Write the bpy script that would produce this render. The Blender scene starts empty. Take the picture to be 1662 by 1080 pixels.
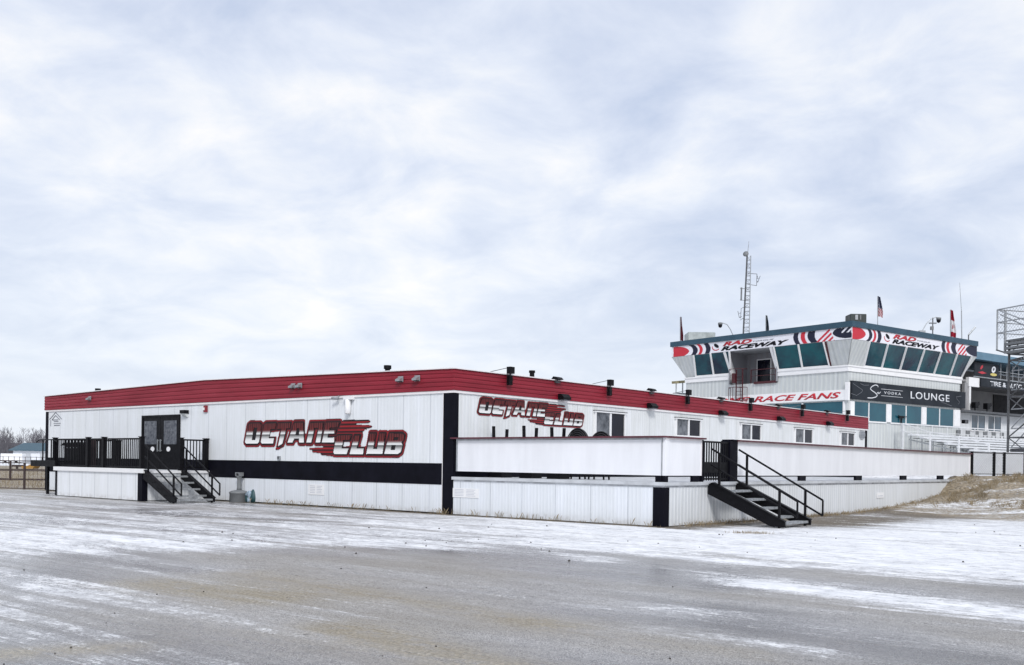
import bpy, math, random
import numpy as np
from mathutils import Vector, Matrix
random.seed(7); rng = np.random.default_rng(7)
S = bpy.context.scene; COL = S.collection
R = math.radians
# ------------------------------------------------------------------ camera
CAM_H = 1.6; F = 1632.0; ROLL = 0.01418
cd = bpy.data.cameras.new('camera'); cam = bpy.data.objects.new('camera', cd); COL.objects.link(cam)
cd.sensor_width = 36; cd.lens = F/1662*36; cd.shift_y = 212.6/1662; cd.clip_end = 6000; cd.clip_start = .1
cam.matrix_world = Matrix.Translation((0, 0, CAM_H)) @ Matrix.Rotation(R(90), 4, 'X') @ Matrix.Rotation(ROLL, 4, 'Z')
S.camera = cam
# ------------------------------------------------------------------ exposure, world, sun
S.view_settings.view_transform = 'Standard'; S.view_settings.look = 'None'
S.view_settings.exposure = 0.32; S.view_settings.gamma = 1
S.cycles.max_bounces = 6; S.cycles.use_denoising = True
SUN_EL, SUN_AZ = R(38), R(172)      # azimuth clockwise from +Y: behind the camera, a little to its side
w = bpy.data.worlds.new('World'); S.world = w; w.use_nodes = True
nt = w.node_tree; nt.nodes.clear()
def N(t, ty, **kw):
    n = t.nodes.new(ty)
    for k, v in kw.items():
        if k.startswith('i_'):
            n.inputs[k[2:].replace('_', ' ')].default_value = v
        else: setattr(n, k, v)
    return n
def LK(t, a, b): t.links.new(a, b)
def ramp(t, fac, pts, interp='LINEAR'):
    n = t.nodes.new('ShaderNodeValToRGB'); n.color_ramp.interpolation = interp
    el = n.color_ramp.elements
    while len(el) < len(pts): el.new(.5)
    for e, (p, c) in zip(el, pts):
        e.position = p; e.color = (c[0], c[1], c[2], 1) if hasattr(c, '__len__') else (c, c, c, 1)
    if fac is not None: LK(t, fac, n.inputs[0])
    return n
def M_(t, op, a, b=None, c=None, clamp=False):
    n = t.nodes.new('ShaderNodeMath'); n.operation = op; n.use_clamp = clamp
    for i, v in enumerate((a, b, c)):
        if v is None: continue
        if isinstance(v, (int, float)): n.inputs[i].default_value = v
        else: LK(t, v, n.inputs[i])
    return n.outputs[0]
def mixc(t, f, a, b, mode='MIX'):
    n = t.nodes.new('ShaderNodeMix'); n.data_type = 'RGBA'; n.blend_type = mode
    if isinstance(f, (int, float)): n.inputs[0].default_value = f
    else: LK(t, f, n.inputs[0])
    for i, v in ((6, a), (7, b)):
        if hasattr(v, '__len__'): n.inputs[i].default_value = (v[0], v[1], v[2], 1)
        else: LK(t, v, n.inputs[i])
    return n.outputs[2]
sky = N(nt, 'ShaderNodeTexSky', sky_type='NISHITA', sun_disc=False, sun_elevation=SUN_EL, sun_rotation=SUN_AZ)
bg1 = N(nt, 'ShaderNodeBackground'); bg1.inputs[1].default_value = .10; LK(nt, sky.outputs[0], bg1.inputs[0])
tc = N(nt, 'ShaderNodeTexCoord'); sx = N(nt, 'ShaderNodeSeparateXYZ'); LK(nt, tc.outputs['Generated'], sx.inputs[0])
zz = M_(nt, 'ADD', M_(nt, 'MAXIMUM', sx.outputs[2], 0), .24)
cx = N(nt, 'ShaderNodeCombineXYZ'); LK(nt, M_(nt, 'DIVIDE', sx.outputs[0], zz), cx.inputs[0]); LK(nt, M_(nt, 'DIVIDE', sx.outputs[1], zz), cx.inputs[1])
mp = N(nt, 'ShaderNodeMapping'); LK(nt, cx.outputs[0], mp.inputs[0]); mp.inputs['Location'].default_value = (2.9, 1.2, 0); mp.inputs['Rotation'].default_value = (0, 0, R(25)); mp.inputs['Scale'].default_value = (1.0, 1.0, 1)
n1 = N(nt, 'ShaderNodeTexNoise'); LK(nt, mp.outputs[0], n1.inputs[0]); n1.inputs['Scale'].default_value = 3.8; n1.inputs['Detail'].default_value = 10; n1.inputs['Roughness'].default_value = .57; n1.inputs['Distortion'].default_value = .35
n2 = N(nt, 'ShaderNodeTexNoise'); LK(nt, mp.outputs[0], n2.inputs[0]); n2.inputs['Scale'].default_value = 1.0; n2.inputs['Detail'].default_value = 3; n2.inputs['Distortion'].default_value = .6
cl = M_(nt, 'ADD', M_(nt, 'MULTIPLY', n1.outputs[0], .55), M_(nt, 'MULTIPLY', n2.outputs[0], .45))
cr = ramp(nt, cl, [(.34, (.43, .50, .645)), (.43, (.535, .59, .71)), (.50, (.625, .67, .765)), (.56, (.715, .74, .79)), (.66, (.865, .84, .815))])
hz = ramp(nt, sx.outputs[2], [(.0, 1.0), (.10, .55), (.28, 0)])       # milky band of air at the horizon
cc = mixc(nt, M_(nt, 'MULTIPLY', hz.outputs[0], .85), cr.outputs[0], (.69, .73, .79))
bg2 = N(nt, 'ShaderNodeBackground'); LK(nt, cc, bg2.inputs[0]); bg2.inputs[1].default_value = 1.03
mx = N(nt, 'ShaderNodeMixShader'); mx.inputs[0].default_value = .93
LK(nt, bg1.outputs[0], mx.inputs[1]); LK(nt, bg2.outputs[0], mx.inputs[2])
wo = N(nt, 'ShaderNodeOutputWorld'); LK(nt, mx.outputs[0], wo.inputs[0])
sl = bpy.data.lights.new('sun', 'SUN'); sl.energy = 1.8; sl.angle = R(14); sl.color = (1, .98, .955)
so = bpy.data.objects.new('sun', sl); COL.objects.link(so)
sd = Vector((math.sin(SUN_AZ)*math.cos(SUN_EL), math.cos(SUN_AZ)*math.cos(SUN_EL), math.sin(SUN_EL)))
so.rotation_euler = sd.to_track_quat('Z', 'Y').to_euler(); so.location = sd*80
# ------------------------------------------------------------------ frames and measuring helpers
def frame(ox, oy, ang, oz=0): return Matrix.Translation((ox, oy, oz)) @ Matrix.Rotation(ang, 4, 'Z')
FB = frame(-1.818, 30.97, math.atan2(-.643, .766))     # clubhouse: origin its near corner, x along front, y along side
FT = frame(24.95, 75.0, math.atan2(-.795, .607))       # control tower
FW = Matrix.Identity(4)
def ray(px, py):
    u, v = px-831, py-752.6; c, s = math.cos(ROLL), math.sin(ROLL)
    return Vector(((u*c+v*s)/F, 1, -(-u*s+v*c)/F))
def P(px, py, Y): return Vector((0, 0, CAM_H)) + ray(px, py)*Y
def hit(fr, ax, val, px, py):                            # where a measured sight line meets a plane of a frame
    inv = fr.inverted(); o = inv @ Vector((0, 0, CAM_H)); d = inv.to_3x3() @ ray(px, py)
    return o + d*((val-o[ax])/d[ax])
def G(px, py, z=0): return hit(FW, 2, z, px, py)
# ------------------------------------------------------------------ mesh builder
OFF = {}
class MB:
    def __init__(s): s.v = []; s.f = []; s.mi = []; s.cur = 0
    def add(s, vs, fs):
        b = len(s.v); s.v += [tuple(p) for p in vs]; s.f += [tuple(b+i for i in f) for f in fs]; s.mi += [s.cur]*len(fs); return s
    def box(s, x0, x1, y0, y1, z0, z1):
        x0, x1 = sorted((x0, x1)); y0, y1 = sorted((y0, y1)); z0, z1 = sorted((z0, z1))
        return s.add([(x, y, z) for z in (z0, z1) for y in (y0, y1) for x in (x0, x1)],
                     [(0, 2, 3, 1), (4, 5, 7, 6), (0, 1, 5, 4), (2, 6, 7, 3), (0, 4, 6, 2), (1, 3, 7, 5)])
    def beam(s, p, q, wd, h, up=(0, 0, 1)):               # rectangular bar from p to q
        p, q = Vector(p), Vector(q); d = (q-p).normalized(); up = Vector(up)
        if abs(d.dot(up)) > .98: up = Vector((1, 0, 0))
        r = d.cross(up).normalized()*wd/2; u = r.cross(d).normalized()*h/2
        vs = [p-r-u, p+r-u, p+r+u, p-r+u, q-r-u, q+r-u, q+r+u, q-r+u]
        return s.add(vs, [(0, 1, 2, 3)[::-1], (4, 5, 6, 7), (0, 1, 5, 4), (1, 2, 6, 5), (2, 3, 7, 6), (3, 0, 4, 7)])
    def tube(s, p, q, r, r2=None, n=8):
        p, q = Vector(p), Vector(q); d = (q-p).normalized(); r2 = r if r2 is None else r2
        a = d.cross(Vector((0, 0, 1)) if abs(d.z) < .95 else Vector((1, 0, 0))).normalized(); b = d.cross(a)
        vs = []
        for c, rr in ((p, r), (q, r2)):
            for i in range(n):
                t = 2*math.pi*i/n; vs.append(c+(a*math.cos(t)+b*math.sin(t))*rr)
        fs = [(i, (i+1) % n, n+(i+1) % n, n+i) for i in range(n)] + [tuple(range(n))[::-1], tuple(range(n, 2*n))]
        return s.add(vs, fs)
    def path(s, pts, r, n=8):
        for a, b in zip(pts, pts[1:]): s.tube(a, b, r, n=n)
        return s
    def lathe(s, c, prof, n=20):                          # prof: (radius, z)
        b = len(s.v); vs = []; fs = []
        for rr, z in prof:
            for i in range(n):
                t = 2*math.pi*i/n; vs.append((c[0]+rr*math.cos(t), c[1]+rr*math.sin(t), c[2]+z))
        for k in range(len(prof)-1):
            for i in range(n):
                j = (i+1) % n; fs.append((k*n+i, k*n+j, (k+1)*n+j, (k+1)*n+i))
        fs += [tuple(range(n))[::-1], tuple(range((len(prof)-1)*n, len(prof)*n))]
        return s.add(vs, fs)
    def prism(s, poly, axis, a0, a1):                     # 2-D outline extruded along an axis
        def pt(u, v, a): return {0: (a, u, v), 1: (u, a, v), 2: (u, v, a)}[axis]
        n = len(poly); vs = [pt(u, v, a0) for u, v in poly]+[pt(u, v, a1) for u, v in poly]
        return s.add(vs, [tuple(range(n)), tuple(range(n, 2*n))[::-1]]+[(i, n+i, n+(i+1) % n, (i+1) % n) for i in range(n)])
    def quad(s, a, b, c, d): return s.add([a, b, c, d], [(0, 1, 2, 3)])
    def build(s, name, mat, parent=None, fr=FW, base=(0, 0, 0), smooth=False, bevel=0):
        me = bpy.data.meshes.new(name); off = OFF[parent.name] if parent else Vector(base)
        me.from_pydata([(x-off[0], y-off[1], z-off[2]) for x, y, z in s.v], [], s.f)
        for m in (mat if isinstance(mat, (list, tuple)) else [mat]): me.materials.append(m)
        me.polygons.foreach_set('material_index', s.mi)
        me.validate(); me.update()
        import bmesh
        bm = bmesh.new(); bm.from_mesh(me); bmesh.ops.recalc_face_normals(bm, faces=bm.faces)
        if bevel: bmesh.ops.bevel(bm, geom=bm.edges[:], offset=bevel, segments=1, affect='EDGES', clamp_overlap=True)
        bm.to_mesh(me); bm.free()
        if smooth: me.polygons.foreach_set('use_smooth', [True]*len(me.polygons))
        o = bpy.data.objects.new(name, me); COL.objects.link(o)
        if parent: o.parent = parent
        else: o.matrix_world = fr @ Matrix.Translation(off)
        OFF[o.name] = off
        return o
def tag(o, label=None, cat=None, group=None, kind=None):
    if label: o['label'] = label
    if cat: o['category'] = cat
    if group: o['group'] = group
    if kind: o['kind'] = kind
    return o
def thing(name, label, cat, fr=FW, base=(0, 0, 0), group=None):
    o = bpy.data.objects.new(name, None); COL.objects.link(o); o.empty_display_size = .3
    o.matrix_world = fr @ Matrix.Translation(base); OFF[o.name] = Vector(base)
    return tag(o, label, cat, group)
def dup(root, fr, base, label):
    c = root.copy(); COL.objects.link(c); c.matrix_world = fr @ Matrix.Translation(base); c['label'] = label
    for ch in root.children:
        d = ch.copy(); COL.objects.link(d); d.parent = c
        for g in ch.children:
            e = g.copy(); COL.objects.link(e); e.parent = d
    return c
# ------------------------------------------------------------------ materials
def mat(name, col, rough=.6, metal=0, var=.12, scale=3, bump=0, bscale=40, spec=.5, col2=None, stretch=None, coat=0):
    m = bpy.data.materials.new(name); m.use_nodes = True; t = m.node_tree; b = t.nodes['Principled BSDF']
    c = N(t, 'ShaderNodeTexCoord'); mp = N(t, 'ShaderNodeMapping'); LK(t, c.outputs['Object'], mp.inputs[0])
    if stretch: mp.inputs['Scale'].default_value = stretch
    n = N(t, 'ShaderNodeTexNoise'); LK(t, mp.outputs[0], n.inputs[0]); n.inputs['Scale'].default_value = scale; n.inputs['Detail'].default_value = 6; n.inputs['Roughness'].default_value = .6
    c2 = col2 or tuple(x*(1-var) for x in col)
    r = ramp(t, n.outputs[0], [(.35, c2), (.62, col)])
    LK(t, r.outputs[0], b.inputs['Base Color'])
    rr = ramp(t, n.outputs[0], [(.3, min(1, rough+.12)), (.7, max(0, rough-.06))]); LK(t, rr.outputs[0], b.inputs['Roughness'])
    b.inputs['Metallic'].default_value = metal; b.inputs['Specular IOR Level'].default_value = spec; b.inputs['Coat Weight'].default_value = coat
    if bump:
        nb = N(t, 'ShaderNodeTexNoise'); LK(t, c.outputs['Object'], nb.inputs[0]); nb.inputs['Scale'].default_value = bscale; nb.inputs['Detail'].default_value = 4
        bp = N(t, 'ShaderNodeBump'); bp.inputs['Strength'].default_value = bump; bp.inputs['Distance'].default_value = .02; LK(t, nb.outputs[0], bp.inputs['Height']); LK(t, bp.outputs[0], b.inputs['Normal'])
    return m
def siding(name, axis, col=(.785, .81, .85), rib=.152, seam=1.22, ribs=.55, seamdark=.34, off=0, dirt=.10, rough=.45, ribcol=.05):
    """ribbed sheet siding: shallow vertical ribs, sheet joints, drip streaks and splash dirt of the sheets themselves"""
    m = bpy.data.materials.new(name); m.use_nodes = True; t = m.node_tree; b = t.nodes['Principled BSDF']
    c = N(t, 'ShaderNodeTexCoord'); s = N(t, 'ShaderNodeSeparateXYZ'); LK(t, c.outputs['Object'], s.inputs[0])
    x = M_(t, 'ADD', s.outputs[axis], 500+off)
    fr = M_(t, 'FRACT', M_(t, 'DIVIDE', x, rib))
    prof = ramp(t, fr, [(0, 0), (.10, 1), (.42, 1), (.52, .25), (.9, .25), (1, 0)])
    fs = M_(t, 'FRACT', M_(t, 'DIVIDE', x, seam)); sm = M_(t, 'LESS_THAN', fs, .026/seam)
    n = N(t, 'ShaderNodeTexNoise'); mp = N(t, 'ShaderNodeMapping'); LK(t, c.outputs['Object'], mp.inputs[0]); mp.inputs['Scale'].default_value = (3, 3, .35); LK(t, mp.outputs[0], n.inputs[0]); n.inputs['Scale'].default_value = 1.2; n.inputs['Detail'].default_value = 7; n.inputs['Roughness'].default_value = .65
    wn = N(t, 'ShaderNodeTexWhiteNoise'); wn.noise_dimensions = '1D'; LK(t, M_(t, 'FLOOR', M_(t, 'DIVIDE', x, seam)), wn.inputs['W'])
    base = mixc(t, ramp(t, n.outputs[0], [(.42, 1), (.72, 0)]).outputs[0], col, tuple(v*(1-dirt) for v in col[:2])+(col[2]*(1-dirt*1.2),))
    base = mixc(t, M_(t, 'MULTIPLY', wn.outputs[0], .07), base, (.62, .66, .72))
    base = mixc(t, M_(t, 'MULTIPLY', M_(t, 'SUBTRACT', 1, prof.outputs[0]), ribcol), base, (.3, .33, .38))
    base = mixc(t, M_(t, 'MULTIPLY', sm, seamdark), base, (.12, .14, .18))
    ns = N(t, 'ShaderNodeTexNoise'); LK(t, c.outputs['Object'], ns.inputs[0]); ns.inputs['Scale'].default_value = 5; ns.inputs['Detail'].default_value = 8
    low = M_(t, 'MULTIPLY', ramp(t, s.outputs[2], [(.0, 1), (.22, 0)]).outputs[0], ramp(t, ns.outputs[0], [(.4, 0), (.65, 1)]).outputs[0])
    base = mixc(t, M_(t, 'MULTIPLY', low, .45), base, (.30, .27, .23))
    LK(t, base, b.inputs['Base Color']); b.inputs['Roughness'].default_value = rough
    h = M_(t, 'SUBTRACT', M_(t, 'MULTIPLY', prof.outputs[0], .4), sm)
    bp = N(t, 'ShaderNodeBump'); bp.inputs['Strength'].default_value = ribs; bp.inputs['Distance'].default_value = .015; LK(t, h, bp.inputs['Height'])
    nb = N(t, 'ShaderNodeTexNoise'); LK(t, c.outputs['Object'], nb.inputs[0]); nb.inputs['Scale'].default_value = 1.6
    b2 = N(t, 'ShaderNodeBump'); b2.inputs['Strength'].default_value = .25; b2.inputs['Distance'].default_value = .03; LK(t, nb.outputs[0], b2.inputs['Height']); LK(t, bp.outputs[0], b2.inputs['Normal']); LK(t, b2.outputs[0], b.inputs['Normal'])
    return m
def attrmat(name, attr='paint', rough=.45, bump=0):
    m = bpy.data.materials.new(name); m.use_nodes = True; t = m.node_tree; b = t.nodes['Principled BSDF']
    a = N(t, 'ShaderNodeAttribute', attribute_name=attr)
    c = N(t, 'ShaderNodeTexCoord'); n = N(t, 'ShaderNodeTexNoise'); LK(t, c.outputs['Object'], n.inputs[0]); n.inputs['Scale'].default_value = 2; n.inputs['Detail'].default_value = 6
    LK(t, mixc(t, M_(t, 'MULTIPLY', n.outputs[0], .05), a.outputs[0], (.30, .31, .33)), b.inputs['Base Color']); b.inputs['Roughness'].default_value = rough; b.inputs['Specular IOR Level'].default_value = .15
    return m
def glass(name, col, rough=.08, spec=.6, wob=.15, col2=None, gs=.7):
    m = mat(name, col, rough, 0, .5, gs, spec=spec, col2=col2); t = m.node_tree; b = t.nodes['Principled BSDF']
    c = N(t, 'ShaderNodeTexCoord'); n = N(t, 'ShaderNodeTexNoise'); LK(t, c.outputs['Object'], n.inputs[0]); n.inputs['Scale'].default_value = .9
    bp = N(t, 'ShaderNodeBump'); bp.inputs['Strength'].default_value = wob; bp.inputs['Distance'].default_value = .05; LK(t, n.outputs[0], bp.inputs['Height']); LK(t, bp.outputs[0], b.inputs['Normal'])
    return m
WL = siding('white_sheet_front', 0); WR = siding('white_sheet_side', 1, (.81, .825, .85), seam=2.4, ribs=.6, dirt=.16, ribcol=.12, seamdark=.3)
SKF = siding('white_skirt_front', 0, (.775, .805, .86), rib=.12, ribs=.6, seamdark=.35, ribcol=.1)
SKR = siding('white_skirt_side', 1, (.77, .79, .82), rib=.17, seam=2.44, ribs=1, seamdark=.25, ribcol=.30)
BLK = mat('black_sheet', (.0035, .0035, .009), .6, var=.4, scale=1.5, spec=.12); BLK2 = mat('black_steel', (.004, .004, .006), .5, 0, .3, 8, spec=.18)
RED = mat('red_ribbed_metal', (.265, .011, .027), .5, .05, .22, 1.2, col2=(.20, .009, .021), stretch=(.3, .3, 2.5), spec=.4)
WHT = mat('white_paint', (.80, .80, .81), .5, var=.06, scale=2); TRIM = mat('white_trim', (.82, .79, .80), .5, var=.1)
PANEL = mat('white_board', (.79, .80, .835), .42, var=.09, scale=1.1, stretch=(1.6, 1.6, .3)); 
CAP = mat('maroon_cap', (.10, .018, .03), .5, var=.4, scale=3)
ROOF = mat('roof_membrane', (.30, .31, .33), .8, var=.3, scale=.8)
GREY = mat('grey_plastic', (.18, .19, .20), .5, var=.15); LGREY = mat('galvanised', (.42, .44, .46), .42, .6, .25, 9)
DSTEEL = mat('weathered_steel', (.13, .135, .145), .5, .5, .4, 9)
GRATE = mat('grating', (.42, .44, .46), .6, .5, .4, 14, bump=.6, bscale=90)
DECK = mat('frosted_planks', (.62, .64, .67), .6, var=.4, scale=2.5, col2=(.33, .34, .36))
GLD = glass('dark_pane', (.008, .009, .02), spec=.22); GLB = glass('blind_pane', (.16, .17, .19), col2=(.03, .035, .045), gs=2.4, spec=.35)
TEALD = glass('dark_teal_pane', (.002, .085, .105), .04, .30, .5, (.001, .012, .035), .35); TEAL = glass('teal_pane', (.015, .095, .13), .1, .4, .25, (.01, .065, .10), .4)
TSL = siding('tower_sheet_front', 0, (.62, .645, .65), rib=.40, seam=3.1, ribs=1.2, ribcol=.28, seamdark=.12, dirt=.14)
TSR = siding('tower_sheet_side', 1, (.64, .665, .67), rib=.40, seam=3.1, ribs=1.2, ribcol=.32, seamdark=.12, dirt=.14)
BLUE = mat('blue_roof_metal', (.028, .075, .115), .55, .1, .15, 1); BLUE2 = mat('pale_blue_metal', (.10, .20, .28), .45, .1, .15, 1)
MAROON = mat('rust_red_steel', (.07, .010, .016), .5, .1, .3, 6)
RINK = mat('red_ink', (.50, .018, .035), .45, var=.1); KINK = mat('black_ink', (.005, .005, .01), .55, var=.1, spec=.2); WINK = mat('white_ink', (.72, .74, .78), .45, var=.1); GINK = mat('grey_ink', (.2, .21, .24), .45)
CHAR = mat('charcoal_vinyl', (.026, .031, .039), .6, var=.25, scale=.6, spec=.12)
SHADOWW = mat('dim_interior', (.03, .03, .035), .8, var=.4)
TGREY = mat('warm_grey_wall', (.30, .30, .31), .7, var=.2, scale=1)
# ------------------------------------------------------------------ the ground: one sheet, dense in the lot
inv = FB.inverted()
def axis_pts(lo, hi, step, far):
    a = list(np.arange(lo, hi+1e-6, step)); s = step
    while a[-1] < far: s *= 1.22; a.append(a[-1]+s)
    s = step
    while a[0] > -far: s *= 1.22; a.insert(0, a[0]-s)
    return np.array(a)
gx = axis_pts(-26, 34, .2, 2500); gy = axis_pts(3, 58, .2, 2500)
GX, GY = np.meshgrid(gx, gy); X, Y = GX.ravel(), GY.ravel()
M = np.array(inv); BX = M[0, 0]*X+M[0, 1]*Y+M[0, 3]; BY = M[1, 0]*X+M[1, 1]*Y+M[1, 3]
def sstep(a, b, v): t = np.clip((v-a)/(b-a), 0, 1); return t*t*(3-2*t)
def vnoise(x, y, seed=0):
    xi, yi = np.floor(x), np.floor(y); xf, yf = x-xi, y-yi
    def h(a, b): v = np.sin(a*127.1+b*311.7+seed*74.7)*43758.5453; return v-np.floor(v)
    u, v = xf*xf*(3-2*xf), yf*yf*(3-2*yf)
    return (h(xi, yi)*(1-u)+h(xi+1, yi)*u)*(1-v)+(h(xi, yi+1)*(1-u)+h(xi+1, yi+1)*u)*v
def fbm(x, y, seed=0, o=4): return sum(vnoise(x*2**k, y*2**k, seed+k)*.5**k for k in range(o))/sum(.5**k for k in range(o))
def height(X, Y):
    bx = M[0, 0]*X+M[0, 1]*Y+M[0, 3]; by = M[1, 0]*X+M[1, 1]*Y+M[1, 3]
    d = np.clip(bx-7.5, 0, 8)
    foot = 16.0-d*.75; k = np.clip(d/3, 0, 1)
    steep = np.interp(by, [0, 12, 16, 20.9, 22.5, 23.8, 25, 30], [0, 0, .12, .34, .55, 1.05, 1.28, 1.32])
    soft = 1.3*sstep(foot, 24.5-.15*d, by)
    h = steep*(1-k)+soft*k
    inb = sstep(6.0, 7.4, bx)                               # only on the outer side of the deck
    h = h*inb + 1.3*sstep(27, 34, by)*(1-inb)*sstep(-70, -40, bx)
    h = h+((fbm(X*.8, Y*.8, 3)-.5)*.30+(fbm(X*2.6, Y*2.6, 13)-.5)*.16)*sstep(.03, .45, h)*(1-sstep(25, 28, by))*(bx > 6)
    lot = 1-sstep(60, 90, np.hypot(X, Y-20))
    h = h+(fbm(X*.25, Y*.25, 9)-.5)*.02*lot
    h = h+(fbm(X*.02, Y*.02, 5)-.5)*.25*sstep(120, 250, Y)*(X < 0)
    return h
Z = height(X, Y)
def seg(p, q, hw, soft=1.0):                               # 1 on a streak between two ground points, 0 away from it
    ax, ay, bx, by = p[0], p[1], q[0], q[1]; dx, dy = bx-ax, by-ay
    t = np.clip(((X-ax)*dx+(Y-ay)*dy)/(dx*dx+dy*dy), 0, 1); w_ = hw[0]+(hw[1]-hw[0])*t if hasattr(hw, '__len__') else hw
    d = np.hypot(X-ax-t*dx, Y-ay-t*dy)/w_
    return np.exp(-(d**2)*1.1*soft)
def st(px1, py1, px2, py2, hw): return seg(G(px1, py1), G(px2, py2), hw)
wb = (fbm(BX*.15, BY*.6, 21)-.5)
snow = np.full_like(X, .245)+.10*(fbm(BX*.10, BY*.3, 41)-.5)
edge = [G(x_, y_) for x_, y_ in ((-900, 925), (0, 905), (330, 893), (620, 884), (900, 893), (1100, 905), (1300, 922), (1662, 948), (2300, 985))]
Yb = np.interp(X, [e.x for e in edge], [e.y for e in edge]); dY = Y-Yb+3.4*(fbm(BX*.30, BY*1.1, 51, 5)-.5)
amp = np.interp(X, [-30, -16, -9, -5, 0, 3], [.48, .60, .70, .64, .80, .98])
snow = np.maximum(snow, .25+(amp-.25)*sstep(-1.1, 1.2, dY)*(1-.25*sstep(6, 11, dY)*(X < -6)))
snow += .30*st(60, 866, 330, 886, 1.2)
snow = np.maximum(snow, .24+.44*st(870, 890, 1230, 948, (.5, .65))); snow = np.maximum(snow, .24+.80*st(1230, 948, 1760, 1012, (.62, .78)))
snow += .30*st(1060, 1020, 1330, 1056, .30)+.26*st(-200, 930, 100, 990, 3.2)+.16*st(0, 985, 240, 950, .9)+.14*st(760, 905, 900, 925, .5)+.14*st(1080, 990, 1150, 994, .3)
snow -= .35*st(715, 902, 760, 907, .8)+.35*st(1050, 915, 1075, 935, .6)+.25*st(1100, 890, 1330, 925, .28)+.25*st(1300, 925, 1662, 968, .45)  # first two streaks: damp patches that also paint in the posts' dark reflections
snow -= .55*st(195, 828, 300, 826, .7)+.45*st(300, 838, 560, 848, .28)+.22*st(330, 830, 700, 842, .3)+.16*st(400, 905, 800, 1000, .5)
sand = 1.25*st(250, 950, 430, 968, .85)+.75*st(400, 930, 900, 1015, .42)+1.1*st(560, 1020, 860, 1100, .45)+1.1*st(-60, 1065, 190, 1052, .32)+.4*st(850, 1010, 1200, 1060, .4)+.25*st(100, 1000, 500, 1040, .8)
# bare dirt beside the deck, a darker bare strip along the walls, dry grass on the bank and in the far field
dirt = 1.0*sstep(-.55, -.12, BY)*(BX > -27)*(BX < 7.7)*(BY < .4)*1.25
dirt = np.maximum(dirt, sstep(9.6, 7.9, BX+1.0*wb)*(BX > 7.0)*(BY > -.4))
dirt = np.maximum(dirt, 1.15*np.exp(-(((BX-9.3)/2.0)**2+((BY-7.5)/5.5)**2)))
dirt = np.maximum(dirt, 1.0*np.exp(-(((BX-9.6)/2.6)**2+((BY-13.5)/4.5)**2)))
dd_ = np.clip(BX-7.5, 0, 8)
grass = np.maximum(sstep(.0, .30, Z)*sstep(5, 12, BY), .75*sstep(13.5-.75*dd_, 17.5-.75*dd_, BY))*(BX > 6)*(Y < 70)
far = sstep(47, 50, Y)*(X < -20)*(1-sstep(170, 185, Y+12*wb))
grass = np.maximum(grass, far); snow = np.where(far > .5, .38+.25*sstep(70, 160, Y)*0+.1*wb, snow)
snow = np.where((Y > 178) | (np.hypot(X, Y) > 200), 1.0, snow)
bank = (BX > 7)*(grass > .02)*(X > 0)
snow = np.where(bank, .47+.26*sstep(.65, .15, Z)+.5*wb-.10*sstep(1.0, 1.3, Z), snow)
snow = snow - .62*dirt*(1-.5*np.clip(grass, 0, 1))
nx, ny = len(gx), len(gy)
idx = np.arange(nx*ny).reshape(ny, nx)
quads = np.stack([idx[:-1, :-1], idx[:-1, 1:], idx[1:, 1:], idx[1:, :-1]], -1).reshape(-1, 4)
me = bpy.data.meshes.new('ground'); me.vertices.add(nx*ny); me.vertices.foreach_set('co', np.stack([X, Y, Z], 1).astype('f').ravel())
me.loops.add(quads.size); me.polygons.add(len(quads)); me.loops.foreach_set('vertex_index', quads.ravel().astype('i'))
me.polygons.foreach_set('loop_start', np.arange(0, quads.size, 4).astype('i')); me.polygons.foreach_set('loop_total', np.full(len(quads), 4, 'i'))
me.update(); me.polygons.foreach_set('use_smooth', np.ones(len(quads), bool))
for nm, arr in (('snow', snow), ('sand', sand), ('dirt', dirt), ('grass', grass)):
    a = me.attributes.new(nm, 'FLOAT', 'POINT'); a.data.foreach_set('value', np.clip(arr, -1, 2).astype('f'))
gm = bpy.data.materials.new('snowy_lot'); gm.use_nodes = True; t = gm.node_tree; b = t.nodes['Principled BSDF']
def at(n): return N(t, 'ShaderNodeAttribute', attribute_name=n).outputs['Fac']
geo = N(t, 'ShaderNodeNewGeometry')
mpb = N(t, 'ShaderNodeMapping'); LK(t, geo.outputs['Position'], mpb.inputs[0]); mpb.inputs['Rotation'].default_value = (0, 0, -math.atan2(-.643, .766))
def noise(scale, detail=6, rough=.6, stretch=None, dist=0, vec=None):
    n = N(t, 'ShaderNodeTexNoise'); n.inputs['Scale'].default_value = scale; n.inputs['Detail'].default_value = detail; n.inputs['Roughness'].default_value = rough; n.inputs['Distortion'].default_value = dist
    if stretch:
        m2 = N(t, 'ShaderNodeMapping'); m2.inputs['Scale'].default_value = stretch; LK(t, mpb.outputs[0], m2.inputs[0]); LK(t, m2.outputs[0], n.inputs[0])
    else: LK(t, geo.outputs['Position'], n.inputs[0])
    return n.outputs[0]
ns = noise(1.0, 8, .62, (.24, 1.0, 1), .7); nm_ = noise(2.6, 8, .72, (.5, 1.2, 1), .5); nf = noise(26, 3, .8); n8 = noise(7, 6, .75, (.7, 1.1, 1)); nff = noise(70, 2, .8); nb_ = noise(.35, 4, .5, (.4, 1, 1))
trk = noise(1.0, 4, .6, (.035, 3.4, 1), .15); trk2 = noise(1.0, 3, .5, (.05, 1.6, 1), .1)
def cen(x, k): return M_(t, 'MULTIPLY', M_(t, 'SUBTRACT', x, .5), k)
def addn(*a_):
    r_ = a_[0]
    for q_ in a_[1:]: r_ = M_(t, 'ADD', r_, q_)
    return r_
tk = addn(M_(t, 'MULTIPLY', ramp(t, trk, [(.46, 0), (.50, 1), (.54, 0)]).outputs[0], -.24), M_(t, 'MULTIPLY', ramp(t, trk2, [(.42, 1), (.50, 0)]).outputs[0], -.18))
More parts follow.
